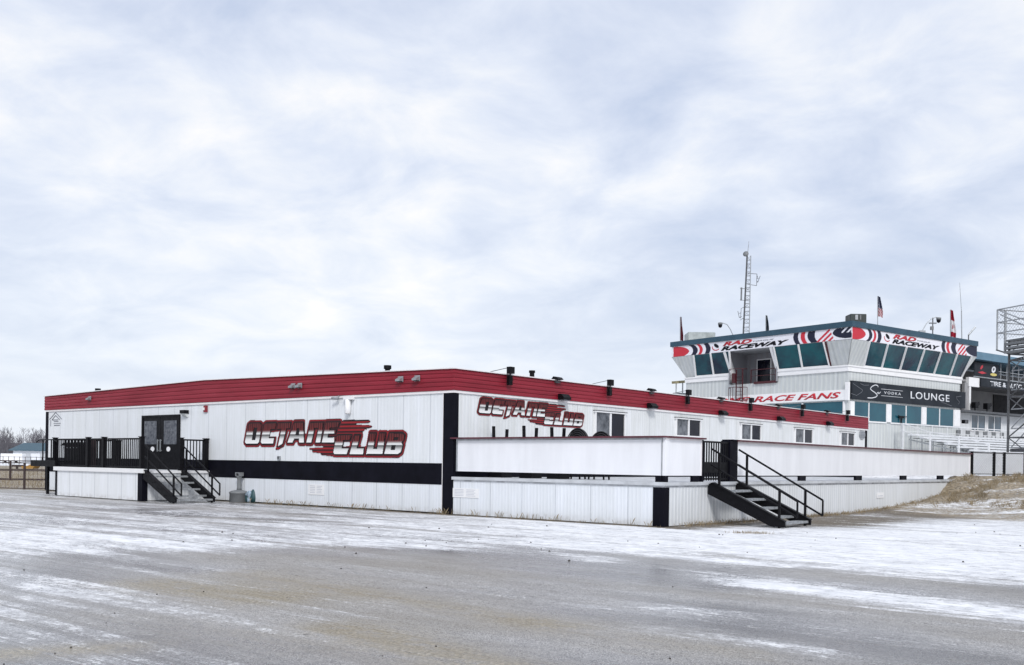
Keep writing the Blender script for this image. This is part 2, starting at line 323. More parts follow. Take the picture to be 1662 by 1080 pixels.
v = addn(at('snow'), M_(t, 'MULTIPLY', at('sand'), -.14), cen(ns, .9), cen(nm_, 1.2), cen(n8, 1.5), cen(nf, 1.2), tk)
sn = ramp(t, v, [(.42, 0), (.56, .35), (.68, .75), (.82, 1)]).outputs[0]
vf = addn(at('snow'), M_(t, 'MULTIPLY', at('sand'), -.08), cen(ns, 1.1), cen(nm_, .6), tk)
frost = ramp(t, vf, [(.10, .0), (.32, .34), (.60, .9)]).outputs[0]
fspk = M_(t, 'MULTIPLY', frost, ramp(t, addn(cen(nf, 1.0), cen(n8, .5), M_(t, 'MULTIPLY', frost, .22)), [(.02, .25), (.16, 1)]).outputs[0])
asph = mixc(t, ramp(t, addn(nf, cen(n8, .6)), [(.44, 0), (.56, 1)]).outputs[0], (.075, .07, .073), (.30, .285, .275))
asph = mixc(t, ramp(t, nff, [(.52, 0), (.58, 1)]).outputs[0], asph, (.66, .65, .64))
asph = mixc(t, ramp(t, nb_, [(.40, .65), (.56, 0)]).outputs[0], asph, (.075, .07, .075))
asph = mixc(t, ramp(t, noise(.28, 5, .6, (.5, 1.2, 1)), [(.46, 0), (.62, .5)]).outputs[0], asph, (.20, .172, .13))
sandm = M_(t, 'MULTIPLY', at('sand'), ramp(t, addn(M_(t, 'MULTIPLY', nm_, .5), M_(t, 'MULTIPLY', n8, .5)), [(.36, 0), (.52, 1)]).outputs[0], clamp=True)
snd = mixc(t, ramp(t, nf, [(.42, 0), (.6, 1)]).outputs[0], (.15, .125, .08), (.36, .305, .215))
asph = mixc(t, sandm, asph, snd)
asph = mixc(t, M_(t, 'MULTIPLY', fspk, M_(t, 'SUBTRACT', .8, M_(t, 'MULTIPLY', sandm, .45))), asph, (.60, .605, .63))
dirtc = mixc(t, ramp(t, nf, [(.42, 0), (.58, 1)]).outputs[0], (.045, .035, .026), (.24, .205, .16)); gn = noise(9, 8, .75)
grc = mixc(t, ramp(t, gn, [(.38, 0), (.58, 1)]).outputs[0], (.085, .065, .042), (.36, .30, .215))
base = mixc(t, ramp(t, addn(at('dirt'), cen(nm_, 2.2), cen(n8, 2.4)), [(.3, 0), (.6, 1)]).outputs[0], asph, dirtc)
base = mixc(t, ramp(t, addn(at('grass'), cen(nm_, 2.0)), [(.3, 0), (.6, 1)]).outputs[0], base, grc)
snc = mixc(t, ramp(t, addn(nm_, cen(n8, .7)), [(.36, 0), (.6, 1)]).outputs[0], (.62, .635, .67), (.84, .845, .86))
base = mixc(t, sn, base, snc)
pb = ramp(t, noise(4.5, 2, .5), [(.735, 0), (.75, 1)]).outputs[0]
LK(t, mixc(t, M_(t, 'MULTIPLY', pb, .7), base, (.05, .045, .04)), b.inputs['Base Color'])
wet = ramp(t, M_(t, 'ADD', M_(t, 'MULTIPLY', nb_, .7), M_(t, 'MULTIPLY', nm_, .3)), [(.42, .20), (.58, .5)]).outputs[0]
rg = M_(t, 'MAXIMUM', M_(t, 'ADD', M_(t, 'MULTIPLY', M_(t, 'MAXIMUM', sn, M_(t, 'MAXIMUM', at('dirt'), at('grass'))), .5), wet), .2, clamp=True)
LK(t, rg, b.inputs['Roughness']); b.inputs['Specular IOR Level'].default_value = .45
bp = N(t, 'ShaderNodeBump'); bp.inputs['Strength'].default_value = .5; bp.inputs['Distance'].default_value = .03
LK(t, M_(t, 'ADD', M_(t, 'MULTIPLY', nf, .45), M_(t, 'MULTIPLY', sn, .5)), bp.inputs['Height']); LK(t, bp.outputs[0], b.inputs['Normal'])
me.materials.append(gm); go = bpy.data.objects.new('ground', me); COL.objects.link(go)
tag(go, kind='structure', label='snow-dusted asphalt lot rising to a grassy bank')
def zg(x, y): return float(height(np.array([x]), np.array([y]))[0])
def zB(x, y, fr=FB): p = fr @ Vector((x, y, 0)); return zg(p.x, p.y)
# ------------------------------------------------------------------ painted artwork as coloured grids
def painted(name, parent, plane, fn, u0, u1, v0, v1, step, depth, mt, fr=FW, base=(0, 0, 0)):
    """plane(u,v)->point; fn(U,V)->(rgb array, mask)."""
    us = np.arange(u0, u1+step, step); vs = np.arange(v0, v1+step, step); U, V = np.meshgrid(us, vs); c, m = fn(U, V)
    nu, nv = len(us), len(vs); ii = np.arange(nu*nv).reshape(nv, nu); q = np.stack([ii[:-1, :-1], ii[:-1, 1:], ii[1:, 1:], ii[1:, :-1]], -1).reshape(-1, 4)
    mm = m.ravel(); q = q[mm[q].all(1)]
    used = np.unique(q); rm = -np.ones(nu*nv, int); rm[used] = np.arange(len(used)); q = rm[q]
    off = OFF[parent.name] if parent else Vector(base)
    pts = [plane(a, b_, depth)-off for a, b_ in zip(U.ravel()[used], V.ravel()[used])]
    mh = bpy.data.meshes.new(name); mh.from_pydata([tuple(p) for p in pts], [], q.tolist())
    a = mh.attributes.new('paint', 'FLOAT_COLOR', 'POINT'); cc = np.ones((len(used), 4), 'f'); cc[:, :3] = c.reshape(-1, 3)[used]; a.data.foreach_set('color', cc.ravel())
    mh.materials.append(mt); mh.update()
    o = bpy.data.objects.new(name, mh); COL.objects.link(o)
    if parent: o.parent = parent
    else: o.matrix_world = fr @ Matrix.Translation(off)
    OFF[o.name] = off
    sm = o.modifiers.new('thickness', 'SOLIDIFY'); sm.thickness = .012; sm.offset = -1
    return o
PAINT = attrmat('printed_vinyl')
# club logo, outlines measured on the wall in drawing units
LT = dict(
 O=[[(150,150),(240,150),(254,165),(230,322),(214,338),(114,338),(102,322),(130,166)], [(182,192),(214,192),(196,298),(166,300)]],
 C=[[(290,150),(384,148),(374,206),(335,208),(318,284),(366,284),(356,337),(255,338),(244,322),(272,166)]],
 T=[[(400,149),(517,146),(506,198),(476,200),(440,338),(398,362),(430,203),(390,205)]],
 A=[[(545,145),(628,143),(634,327),(590,327),(588,292),(548,292),(530,327),(483,327)], [(574,200),(592,200),(590,255),(557,255)]],
 N=[[(692,147),(812,144),(780,327),(737,327),(764,195),(730,195),(700,327),(654,327)]],
 E=[[(832,142),(958,139),(938,190),(870,192),(864,214),(928,211),(917,246),(854,248),(846,278),(925,275),(905,327),(793,327)]],
 c=[[(942,255),(1062,255),(1050,302),(990,304),(974,376),(1038,376),(1018,430),(905,430),(897,414),(922,272)]],
 L=[[(1088,258),(1142,258),(1108,376),(1172,376),(1166,431),(1042,431)]],
 U=[[(1228,240),(1282,240),(1258,378),(1290,378),(1314,240),(1368,240),(1340,431),(1192,431)]],
 B=[[(1402,240),(1518,240),(1540,258),(1530,304),(1512,325),(1522,346),(1506,410),(1480,431),(1353,431)], [(1442,278),(1482,278),(1477,300),(1438,300)], [(1424,350),(1458,350),(1449,388),(1416,388)]])
ST1 = [(985,122),(1212,124),(1226,135),(1212,144),(1098,149),(1098,166),(1228,172),(1242,181),(1228,190),(1165,196),(1192,206),(1182,214),(1158,220),(1150,244),(930,244),(958,170)]
ST2 = [(680,376),(800,371),(812,352),(915,346),(905,444),(880,444),(790,434),(782,426),(815,420),(710,410),(706,402),(760,396),(682,386)]
TAIL = [(380,392),(376,384),(398,330),(450,330),(440,362)]
def sdf(poly, U, V):
    d = np.full(U.shape, 1e9); ins = np.zeros(U.shape, bool); n = len(poly)
    for i in range(n):
        (x1, y1), (x2, y2) = poly[i], poly[(i+1) % n]; dx, dy = x2-x1, y2-y1
        tt = np.clip(((U-x1)*dx+(V-y1)*dy)/(dx*dx+dy*dy), 0, 1); d = np.minimum(d, np.hypot(U-x1-tt*dx, V-y1-tt*dy))
        cr_ = ((y1 > V) != (y2 > V)) & (U < (x2-x1)*(V-y1)/((y2-y1) if y2 != y1 else 1e-9)+x1); ins ^= cr_
    return np.where(ins, -d, d)
# drawing units -> metres on the front wall
def du(zx, zy): p = hit(FB, 1, 0, 380+zx/5.54, 660+zy/5.54); return p.x, p.z
def logo_fields():
    # metric grid over the wall; every outline point is converted to metres first
    polys = {k: [[du(*p) for p in pl] for pl in v_] for k, v_ in LT.items()}
    return polys, [du(*p) for p in ST1], [du(*p) for p in ST2], [du(*p) for p in TAIL]
LP, S1, S2, TL = logo_fields()
WP = [[du(*p) for p in q] for q in ([(328, 236), (409, 225), (401, 267), (324, 269)], [(992, 322), (1042, 320), (1036, 355), (984, 358)], [(1176, 208), (1212, 214), (1188, 356), (1142, 358), (1158, 300)], [(640, 120), (662, 120), (648, 240), (640, 240)])]
lx0, lx1 = du(80, 300)[0]-.1, du(1575, 300)[0]+.1; lz1, lz0 = du(900, 105)[1]+.1, du(1500, 470)[1]-.12
def logo(U, V):
    d = np.full(U.shape, 1e9); filled = np.full(U.shape, 1e9)
    for k, pls in LP.items():
        a = sdf(pls[0], U, V); full = a.copy()
        for h_ in pls[1:]: a = np.maximum(a, -sdf(h_, U, V))
        d = np.minimum(d, a); filled = np.minimum(filled, full)
    s = np.minimum(np.minimum(sdf(S1, U, V), sdf(S2, U, V)), sdf(TL, U, V))
    zmid = np.interp(U, [lx0, lx1], [du(100, 245)[1]+.0, du(900, 235)[1]])
    out = np.minimum(filled-.118, s-.02)
    for wp in WP: out = np.maximum(out, -sdf(wp, U, V)); k = U.shape+(3,); c = np.zeros(k)
    red, dk, bk = np.array([.30, .012, .016]), np.array([.085, .006, .01]), np.array([.008, .006, .008])
    c[:] = bk; c[filled < .098] = red; c[filled < .070] = dk; c[filled < .034] = bk
    ins = (s < -.0) & (filled > .034); f = np.sin(V*2*math.pi/.125)
    c[ins] = dk; c[ins & (f > .25)] = red; c[ins & (f < -.75)] = bk
    L_ = d < -.004
    # vertical position inside each word
    club = U > du(905, 400)[0]
    top = np.where(club, du(1200, 240)[1], du(500, 146)[1]); bot = np.where(club, du(1200, 432)[1], du(500, 330)[1])
    h = np.clip((V-bot)/(top-bot), 0, 1)
    g = np.interp(h, [0, .20, .36, .435, .445, .50, .58, .64, 1], [.88, .74, .20, .07, .80, .74, .16, .018, .018])
    rr = np.interp(h, [0, .52, .60, .68, 1], [0, 0, .10, .13, .085])
    stripe = (np.sin(U*2*math.pi/.12) > .45)*(h > .62)
    lc = np.stack([g+rr, g, g], -1); lc = np.where(stripe[..., None], np.array([.03, .004, .006]), lc)
    return c, lc, out < 0, L_
def make_logo(origin_plane, label, fr, base, sc):
    root = thing('club_logo_sign', label, 'sign', fr, base, 'club logos on the clubhouse walls')
    st_ = .016
    b1 = painted('backing', root, lambda u, v_, d_: origin_plane(u, v_, d_), lambda U, V: (logo(U, V)[0], logo(U, V)[2]), lx0, lx1, lz0, lz1, st_, .014, PAINT)
    b2 = painted('lettering', root, lambda u, v_, d_: origin_plane(u, v_, d_), lambda U, V: (logo(U, V)[1], logo(U, V)[3]), lx0, lx1, lz0, lz1, st_, .030, PAINT)
make_logo(lambda u, v_, d_: Vector((u, -.004-d_, v_)), 'large chrome and dark red logo lettering on the front wall above the black band', FB, ((lx0+lx1)/2, 0, lz0), 1)
# on the side wall it is smaller: fitted between its measured ends
ra = hit(FB, 0, 0, 771, 660).y; rb = hit(FB, 0, 0, 945.5, 690).y
zt = hit(FB, 0, 0, 785, 644).z; zb = hit(FB, 0, 0, 785, 685.5).z
zt0, zb0 = du(180, 132)[1], du(180, 360)[1]; kz = (zt-zb)/(zt0-zb0); ku = (rb-ra)/(lx1-lx0-.2)
make_logo(lambda u, v_, d_: Vector((.004+d_, .654*u+8.15, .61*v_+1.846)), 'smaller chrome and dark red logo lettering on the side wall above the parapet', FB, (0, (ra+rb)/2, zb), 1)
# ------------------------------------------------------------------ text
def text(parent, name, s, plane, u0, u1, v0, v1, mt, shear=0, bold=0, depth=.02, space=1.0):
    cu = bpy.data.curves.new('t', 'FONT'); cu.body = s; cu.shear = shear; cu.offset = bold; cu.extrude = 0; cu.space_character = space; cu.resolution_u = 3
    o = bpy.data.objects.new('t', cu); COL.objects.link(o); dg = bpy.context.evaluated_depsgraph_get(); mh = bpy.data.meshes.new_from_object(o.evaluated_get(dg))
    bpy.data.objects.remove(o)
    co = np.empty(len(mh.vertices)*3, 'f'); mh.vertices.foreach_get('co', co); co = co.reshape(-1, 3)
    mn, mxx = co.min(0), co.max(0); off = OFF[parent.name]
    for i, v_ in enumerate(mh.vertices):
        u = u0+(co[i, 0]-mn[0])/(mxx[0]-mn[0])*(u1-u0); vv = v0+(co[i, 1]-mn[1])/(mxx[1]-mn[1])*(v1-v0)
        v_.co = plane(u, vv, depth)-off
    mh.materials.clear(); mh.materials.append(mt); mh.name = name
    ob = bpy.data.objects.new(name, mh); COL.objects.link(ob); ob.parent = parent; OFF[ob.name] = off
    sm = ob.modifiers.new('thickness', 'SOLIDIFY'); sm.thickness = .008; sm.offset = 0
    return ob
# ================================================================== CLUBHOUSE
LW, RWL = 26.8, 34.1; ZB0, ZB1, ZF0, ZR0, ZRID = .91, 1.575, 3.83, 4.49, 4.70
club = thing('clubhouse', 'long low white modular clubhouse with ribbed red fascia and black band', 'building', FB, (0, 0, 0))
m = MB(); m.box(-LW, 0, .0, .12, ZB1, ZF0); m.build('wall', WL, club)
m = MB(); m.box(-.12, .0, .12, RWL, 0, ZF0); m.build('wall', WR, club)
m = MB(); m.box(-LW, -LW+.12, .12, RWL, 0, ZF0); m.box(-LW+.12, -.12, RWL-.12, RWL, 0, ZF0); m.build('wall', WR, club)
m = MB(); m.box(-LW, 0, .0, .12, .04, ZB0); m.build('skirt', SKF, club)
m = MB(); m.box(-LW-.012, .012, -.012, .10, ZB0, ZB1); m.box(-.1, .012, .10, RWL, ZB0, ZB1); m.build('black_band', BLK, club)
for xs in ((-.42, .022, -.022, .2),):
    m = MB(); m.box(-.42, .022, -.022, -.0, 0.02, ZF0-.02); m.box(.0, .022, 0, .2, 0.02, ZF0-.02); m.build('corner_trim', BLK, club)
m = MB(); m.box(-LW-.03, -LW+.22, -.022, .2, .02, ZF0-.02); m.build('corner_trim', BLK, club)
m = MB(); m.box(.0, .03, RWL-.25, RWL+.02, .02, ZF0-.02); m.build('corner_trim', BLK, club)
m = MB(); m.box(-.42, -.41-.03, -.03, -.0, .02, ZF0); m.box(-LW, 0, -.045, -.0, ZF0-.075, ZF0); m.box(.0, .045, -.045, RWL, ZF0-.075, ZF0); m.build('soffit_trim', TRIM, club)
# ribbed fascia: real ribs; on the front it follows the shallow gable
def fascia():
    m = MB(); n = 5; prof = []
    for i in range(n):
        a, b_ = i/n, (i+1)/n; prof += [(a, .05), (a+.06/n*5*.3, .070), (a+(b_-a)*.62, .070), (b_-.015, .05)]
    prof.append((1, .05))
    def ztop(x): return ZR0+(ZRID-ZR0)*(1-abs(x+LW/2)/(LW/2))
    xs = [-LW-.08, -LW*.75, -LW/2, -LW*.25, .08]
    ring = []
    sec = [(x, None) for x in xs]
    cols = []
    for x in xs:
        cols.append([(x, -d, ZF0+(ztop(max(-LW, min(0, x)))-ZF0)*h) for h, d in prof])
    # corner column shared, then down the side
    cols[-1] = [(d, -d, ZF0+(ZR0-ZF0)*h) for h, d in prof]
    for y in (RWL/2, RWL+.08): cols.append([(d, y, ZF0+(ZR0-ZF0)*h) for h, d in prof])
    vs = [p for c in cols for p in c]; k = len(prof)
    m.add(vs, [(i*k+j, (i+1)*k+j, (i+1)*k+j+1, i*k+j+1) for i in range(len(cols)-1) for j in range(k-1)])
    m.box(-LW-.08, -LW-.03, -.05, RWL, ZF0, ZR0); m.box(-LW, .05, RWL+.02, RWL+.08, ZF0, ZR0)
    return m
fascia().build('fascia', RED, club)
m = MB()
m.add([(-LW-.06, -.06, ZR0+.012), (-LW/2, -.06, ZRID+.012), (.06, -.06, ZR0+.012), (.06, RWL+.06, ZR0+.012), (-LW/2, RWL+.06, ZRID+.012), (-LW-.06, RWL+.06, ZR0+.012)], [(0, 1, 4, 5), (1, 2, 3, 4)])
rf = m.build('roof', ROOF, club)
m = MB(); m.beam((-LW-.09, -.075, ZR0+.015), (-LW/2, -.075, ZRID+.015), .09, .03); m.beam((-LW/2, -.075, ZRID+.015), (.06, -.075, ZR0+.015), .09, .03); m.beam((.075, -.1, ZR0+.015), (.075, RWL+.1, ZR0+.015), .09, .03)
m.build('drip_edge', TRIM, rf)
# side wall windows
wins = [(966, 1012, 671.5, 711), (1097, 1135, 682, 709), (1202.5, 1233, 690.5, 713.5), (1290, 1317, 697.5, 719), (1364, 1385, 703.5, 723)]
for a, b_, yt, yb in wins:
    y0 = hit(FB, 0, 0, a, yt).y; y1 = hit(FB, 0, 0, b_, yt).y; zt_, zb_ = 3.52, (2.5 if a < 1000 else 2.86)
    ymid = y0+(y1-y0)*.50; o = MB()
    o.box(0, .07, y0-.06, y0, zb_-.06, zt_+.06); o.box(0, .07, y1, y1+.06, zb_-.06, zt_+.06); o.box(0, .09, y0-.12, y1+.12, zt_+.0, zt_+.05)
    o.box(0, .07, y0, y1, zb_-.06, zb_); o.box(0, .065, ymid-.05, ymid+.05, zb_, zt_)
    f = o.build('window', WHT, club)
    MB().box(0, .03, y0, ymid-.05, zb_, zt_).build('pane', GLB, f); MB().box(0, .022, ymid+.05, y1, zb_, zt_).build('pane', GLD, f)
    MB().box(.0, .10, y0-.14, y1+.14, zt_+.05, zt_+.075).build('drip_cap', DSTEEL, f)
# double door on the deck
dx0, dx1 = hit(FB, 1, 0, 231.5, 700).x, hit(FB, 1, 0, 293, 700).x; dz0, dz1 = 1.17, 3.40; dm = (dx0+dx1)/2
m = MB(); m.box(dx0, dx0+.1, -.06, 0, dz0, dz1); m.box(dx1-.1, dx1, -.06, 0, dz0, dz1); m.box(dx0+.1, dx1-.1, -.06, 0, dz1-.08, dz1)
door = m.build('double_door', BLK2, club)
for k, (a, b_) in enumerate(((dx0+.1, dm-.01), (dm+.01, dx1-.1))):
    l = MB().box(a, b_, -.035, 0, dz0, dz1-.08).build('door_leaf', BLK2, door)
    ga, gb = (a+.12, b_-.28) if k == 0 else (a+.28, b_-.12)
    MB().box(ga, gb, -.05, -.035, dz0+1.02, dz1-.24).build('patterned_glass', mat('leaded_glass', (.13, .14, .16), .35, 0, .9, 9, col2=(.03, .035, .05)), door)
    hx = (b_-.1) if k == 0 else (a+.1)
    m = MB(); m.box(hx-.025, hx+.025, -.11, -.08, dz0+.72, dz0+1.22); m.box(hx-.02, hx+.02, -.08, -.035, dz0+.74, dz0+.78); m.box(hx-.02, hx+.02, -.08, -.035, dz0+1.16, dz0+1.20); m.build('handle', LGREY, door)
    cxx = (a+b_)/2+(.1 if k == 0 else -.05); c_ = []
    m = MB(); m.prism([(cxx+.14*math.cos(i*math.pi/8), dz0+.82+.10*math.sin(i*math.pi/8)) for i in range(16)], 1, -.046, -.035); m.build('round_sticker', WHT, door)
# notices and small wall fittings
def plate(fr, ax, px, py, w_, h_, name, label, cat, m_, ink=None, th=.012):
    p = hit(fr, ax, 0, px, py); o = MB(); base = p.copy()
    if ax == 1: o.box(p.x-w_/2, p.x+w_/2, -th-.004, -.004, p.z-h_/2, p.z+h_/2)
    else: o.box(.004, .004+th, p.y-w_/2, p.y+w_/2, p.z-h_/2, p.z+h_/2)
    if ink is None: return tag(o.build(name, m_, fr=fr, base=base), label, cat)
    r = thing(name, label, cat, fr, base); o.build('board', m_, r); k = MB()
    for i in range(5):
        zz_ = p.z+h_*(.32-.16*i)
        for (a, b_) in ((-.40, -.06), (.04, .38-.05*(i % 2))):
            if ax == 1: k.box(p.x+a*w_, p.x+b_*w_, -th-.007, -th-.004, zz_, zz_+h_*.06)
            else: k.box(th+.004, th+.007, p.y+a*w_, p.y+b_*w_, zz_, zz_+h_*.06)
    k.build('print', ink, r); return r
FAINT = mat('faint_print', (.55, .57, .62), .6)
plate(FB, 1, 513.5, 795, .85, .36, 'notice', 'faded square notice on the skirting below the black band', 'notice', WHT, FAINT)
plate(FB, 1, 755.5, 800.5, 1.1, .28, 'notice', 'wide white notice on the deck skirting beside the black corner post', 'notice', WHT, FAINT)
q_ = hit(FB, 0, 7.55, 1428, 804); r = thing('notice', 'small white notice on the corrugated side skirting near the bank', 'notice', FB, q_); MB().box(7.553, 7.575, q_.y-.35, q_.y+.35, q_.z-.10, q_.z+.10).build('board', WHT, r); MB().box(7.575, 7.578, q_.y-.25, q_.y+.25, q_.z-.04, q_.z-.01).build('print', FAINT, r)
# maker's emblem: small house outline with line of script
p = hit(FB, 1, 0, 90.5, 680); r = thing('builder_emblem', 'small grey house-shaped emblem printed at the far end of the front wall', 'emblem', FB, p); m = MB(); x, z = p.x, p.z
for a, b_ in (((-.75, -.02), (0, .30)), ((0, .30), (.75, -.02)), ((-.6, -.05), (-.6, -.35)), ((-.45, -.05), (0, .16)), ((0, .16), (.5, -.05)), ((-.45, -.05), (.3, -.05)), ((-.2, -.12), (.35, -.12))):
    m.beam((x+a[0]*.8, -.012, z+a[1]), (x+b_[0]*.8, -.012, z+b_[1]), .012, .03)
m.build('outline', GINK, r); m = MB(); m.box(x-.2, x+.5, -.014, -.004, z-.23, z-.205); m.box(x-.15, x+.42, -.014, -.004, z-.33, z-.29); m.build('script', GINK, r)
# wall lamp, alarm, camera and conduit, switch box
p = hit(FB, 1, 0, 303, 671); r = thing('wall_lamp', 'black and white wall lamp beside the double door', 'lamp', FB, p)
MB().box(p.x-.16, p.x+.16, -.22, -.004, p.z-.02, p.z+.12).build('housing', BLK2, r); m = MB(); m.prism([(-.20, p.z-.02), (-.06, p.z-.16), (-.004, p.z-.16), (-.004, p.z-.02)], 0, p.x-.13, p.x+.13); m.build('lens', mat('milky_lens', (.6, .62, .62), .3), r)
p = hit(FB, 1, 0, 335, 664); r = thing('fire_alarm', 'small red fire alarm box high on the front wall', 'alarm', FB, p)
MB().box(p.x-.1, p.x+.1, -.07, -.004, p.z-.13, p.z+.13).build('box', mat('alarm_red', (.22, .01, .02), .5), r); MB().box(p.x-.12, p.x-.02, -.10, -.07, p.z-.05, p.z+.05).build('strobe', WHT, r)
p = hit(FB, 1, 0, 551, 647); r = thing('security_camera', 'small white bullet camera under the fascia above the logo', 'camera', FB, p)
m = MB(); m.tube((p.x-.12, -.20, p.z), (p.x+.1, -.13, p.z-.01), .045, n=12); m.build('body', LGREY, r); m = MB(); m.tube((p.x, -.19, p.z), (p.x+.05, -.004, p.z+.1), .025); m.build('bracket', LGREY, r); MB().tube((p.x-.145, -.208, p.z), (p.x-.115, -.198, p.z), .04, n=12).build('lens', KINK, r)
p = hit(FB, 1, 0, 569, 655); r = thing('radio_unit', 'white box and vertical tube mounted under the fascia above the word club', 'antenna', FB, p)
MB().box(p.x-.2, p.x+.22, -.16, -.004, p.z+.12, p.z+.24).build('box', WHT, r); MB().lathe((p.x-.02, -.10, p.z), [(.085, -.36), (.10, -.33), (.10, .10), (.08, .12)], 14).build('tube', WHT, r, smooth=True)
p = hit(FB, 1, 0, 454, 745); r = thing('outlet_box', 'tiny grey outlet box just above the black band', 'outlet', FB, p); MB().box(p.x-.06, p.x+.06, -.07, -.004, p.z-.06, p.z+.1).build('box', LGREY, r); MB().box(p.x-.045, p.x+.045, -.085, -.07, p.z, p.z+.08).build('cover', DSTEEL, r)
# exhaust hoods on the front fascia
def hood(p, label):
    r = thing('exhaust_hood', label, 'vent', FB, p, 'exhaust hoods on the front fascia'); x, z = p.x, p.z
    m = MB(); m.prism([(-.088, z+.075), (-.24, z-.01), (-.24, z-.07), (-.20, z-.07), (-.088, z-.06)], 0, x-.10, x+.10); m.build('cowl', LGREY, r)
    MB().box(x-.12, x+.12, -.10, -.085, z-.09, z+.095).build('flange', LGREY, r); MB().box(x-.08, x+.08, -.22, -.10, z-.085, z-.068).build('painted_opening', KINK, r)
for px, py, lb in ((146, 647, 'metal exhaust hood on the fascia nearest the far front corner'), (476, 627, 'metal exhaust hood, farther one of the touching pair on the fascia'), (487, 626.3, 'metal exhaust hood, nearer one of the touching pair on the fascia'),
                   (650.5, 616, 'metal exhaust hood on the fascia below the roof pipe'), (677.5, 614.5, 'metal exhaust hood on the fascia closest to the near corner')):
    hood(hit(FB, 1, -.085, px, py), lb)
def pipe(px, py, y, h, r_, label):
    p = hit(FB, 1, y, px, py); zr = ZR0+(ZRID-ZR0)*(1-abs(p.x+LW/2)/(LW/2)); b0 = Vector((p.x, y, zr))
    r = thing('roof_pipe', label, 'pipe', FB, b0, 'vent pipes on the roof'); MB().lathe(b0, [(r_, 0), (r_, h-.05)], 12).build('pipe', BLK2, r); MB().lathe(b0, [(r_+.04, h-.12), (r_+.04, h)], 12).build('cap', BLK2, r)
pipe(159, 634, .9, .28, .09, 'short black roof pipe above the far end of the front fascia'); pipe(629, 601, .7, .30, .09, 'short black roof pipe above the front fascia near the paired hoods')
q = hit(FB, 0, -.8, 863.5, 607); b0 = Vector((-.8, q.y, ZR0+.01)); r = thing('roof_pipe', 'black roof pipe between two floodlights over the side fascia', 'pipe', FB, b0, 'vent pipes on the roof'); MB().lathe(b0, [(.085, 0), (.085, .34)], 12).build('pipe', BLK2, r); MB().lathe(b0, [(.11, .28), (.11, .36)], 12).build('cap', BLK2, r)
# floodlights: upright fixtures over the side fascia, low ones on the roof edge, wall packs under the fascia
def upright(y, label):
    r = thing('floodlight', label, 'floodlight', FB, (0, y, ZR0), 'upright floodlights over the side fascia')
    m = MB(); m.box(.14, .30, y-.11, y+.11, ZR0+.03, ZR0+.25); m.build('head', BLK2, r)
    m = MB(); m.box(.14, .23, y-.09, y+.09, ZR0-.34, ZR0-.02)
    for k in range(5): m.box(.23, .25, y-.09, y+.09, ZR0-.32+k*.06, ZR0-.30+k*.06)
    m.build('ballast', BLK2, r); m = MB(); m.beam((.21, y, ZR0-.3), (.21, y, ZR0+.1), .04, .04); m.beam((-.5, y-.5, ZR0+.04), (.2, y, ZR0+.24), .02, .02); m.build('arm', DSTEEL, r)
def lowlamp(y, label):
    r = thing('roof_light', label, 'floodlight', FB, (0, y, ZR0), 'squat lights on the side roof edge')
    MB().prism([(-.05, ZR0+.04), (.05, ZR0+.14), (.2, ZR0+.11), (.28, ZR0+.03), (.1, ZR0+.02)], 1, y-.15, y+.15).build('head', BLK2, r)
    m = MB(); m.beam((.1, y, ZR0-.1), (.1, y, ZR0+.06), .05, .05); m.box(.08, .16, y-.12, y+.12, ZR0-.08, ZR0-.03); m.build('bracket', DSTEEL, r)
def wallpack(y, label):
    r = thing('wall_pack_light', label, 'wall light', FB, (0, y, 3.9), 'black wall lights below the side fascia')
    m = MB(); m.prism([(.09, 4.04), (.22, 4.04), (.34, 3.92), (.34, 3.84), (.09, 3.84)], 1, y-.22, y+.22); m.build('head', BLK2, r); MB().box(.12, .32, y-.18, y+.18, 3.815, 3.838).build('lens', GINK, r)
ul = ['first upright black floodlight from the near corner on the side fascia', 'second upright black floodlight, above the nearest side window', 'third upright floodlight, above the second side window', 'fourth upright floodlight, standing before the race fans banner', 'fifth upright floodlight, above the gap between third and fourth windows', 'last upright floodlight, nearest the far end of the side fascia']
for (px, py), lb in zip(((828, 612), (990, 630), (1117, 646), (1219, 659), (1303, 669), (1376, 679)), ul): upright(hit(FB, 0, .2, px, py).y, lb)
ll = ['squat roof-edge light nearest the corner, above the logo', 'squat roof-edge light right after the second upright floodlight', 'squat roof-edge light below the red ladder', 'squat roof-edge light above the third side window', 'squat roof-edge light closest to the far end']
for (px, py), lb in zip(((904, 618), (1057, 635), (1170, 650), (1263, 661), (1342, 671)), ll): lowlamp(hit(FB, 0, .1, px, py).y, lb)
wl = ['black wall light just past the end of the logo', 'black wall light between the first and second side windows', 'black wall light between the second and third side windows', 'black wall light before the fourth side window', 'black wall light before the last side window']
for (px, py), lb in zip(((916, 645), (1059, 660), (1174, 671), (1268, 680), (1347, 688)), wl): wallpack(hit(FB, 0, .2, px, py).y, lb)
q = hit(FB, 0, 0, 1398.5, 706); r = thing('round_vent', 'small round grey louvre vent at the far end of the side wall', 'vent', FB, q)
m = MB(); m.prism([(q.y+.42*math.cos(i*math.pi/10), q.z+.27*math.sin(i*math.pi/10)) for i in range(20)], 0, .004, .05); m.build('rim', LGREY, r); m = MB()
for k in range(4): m.box(.05, .07, q.y-.28, q.y+.28, q.z-.16+k*.09, q.z-.12+k*.09)
m.build('slats', GINK, r)
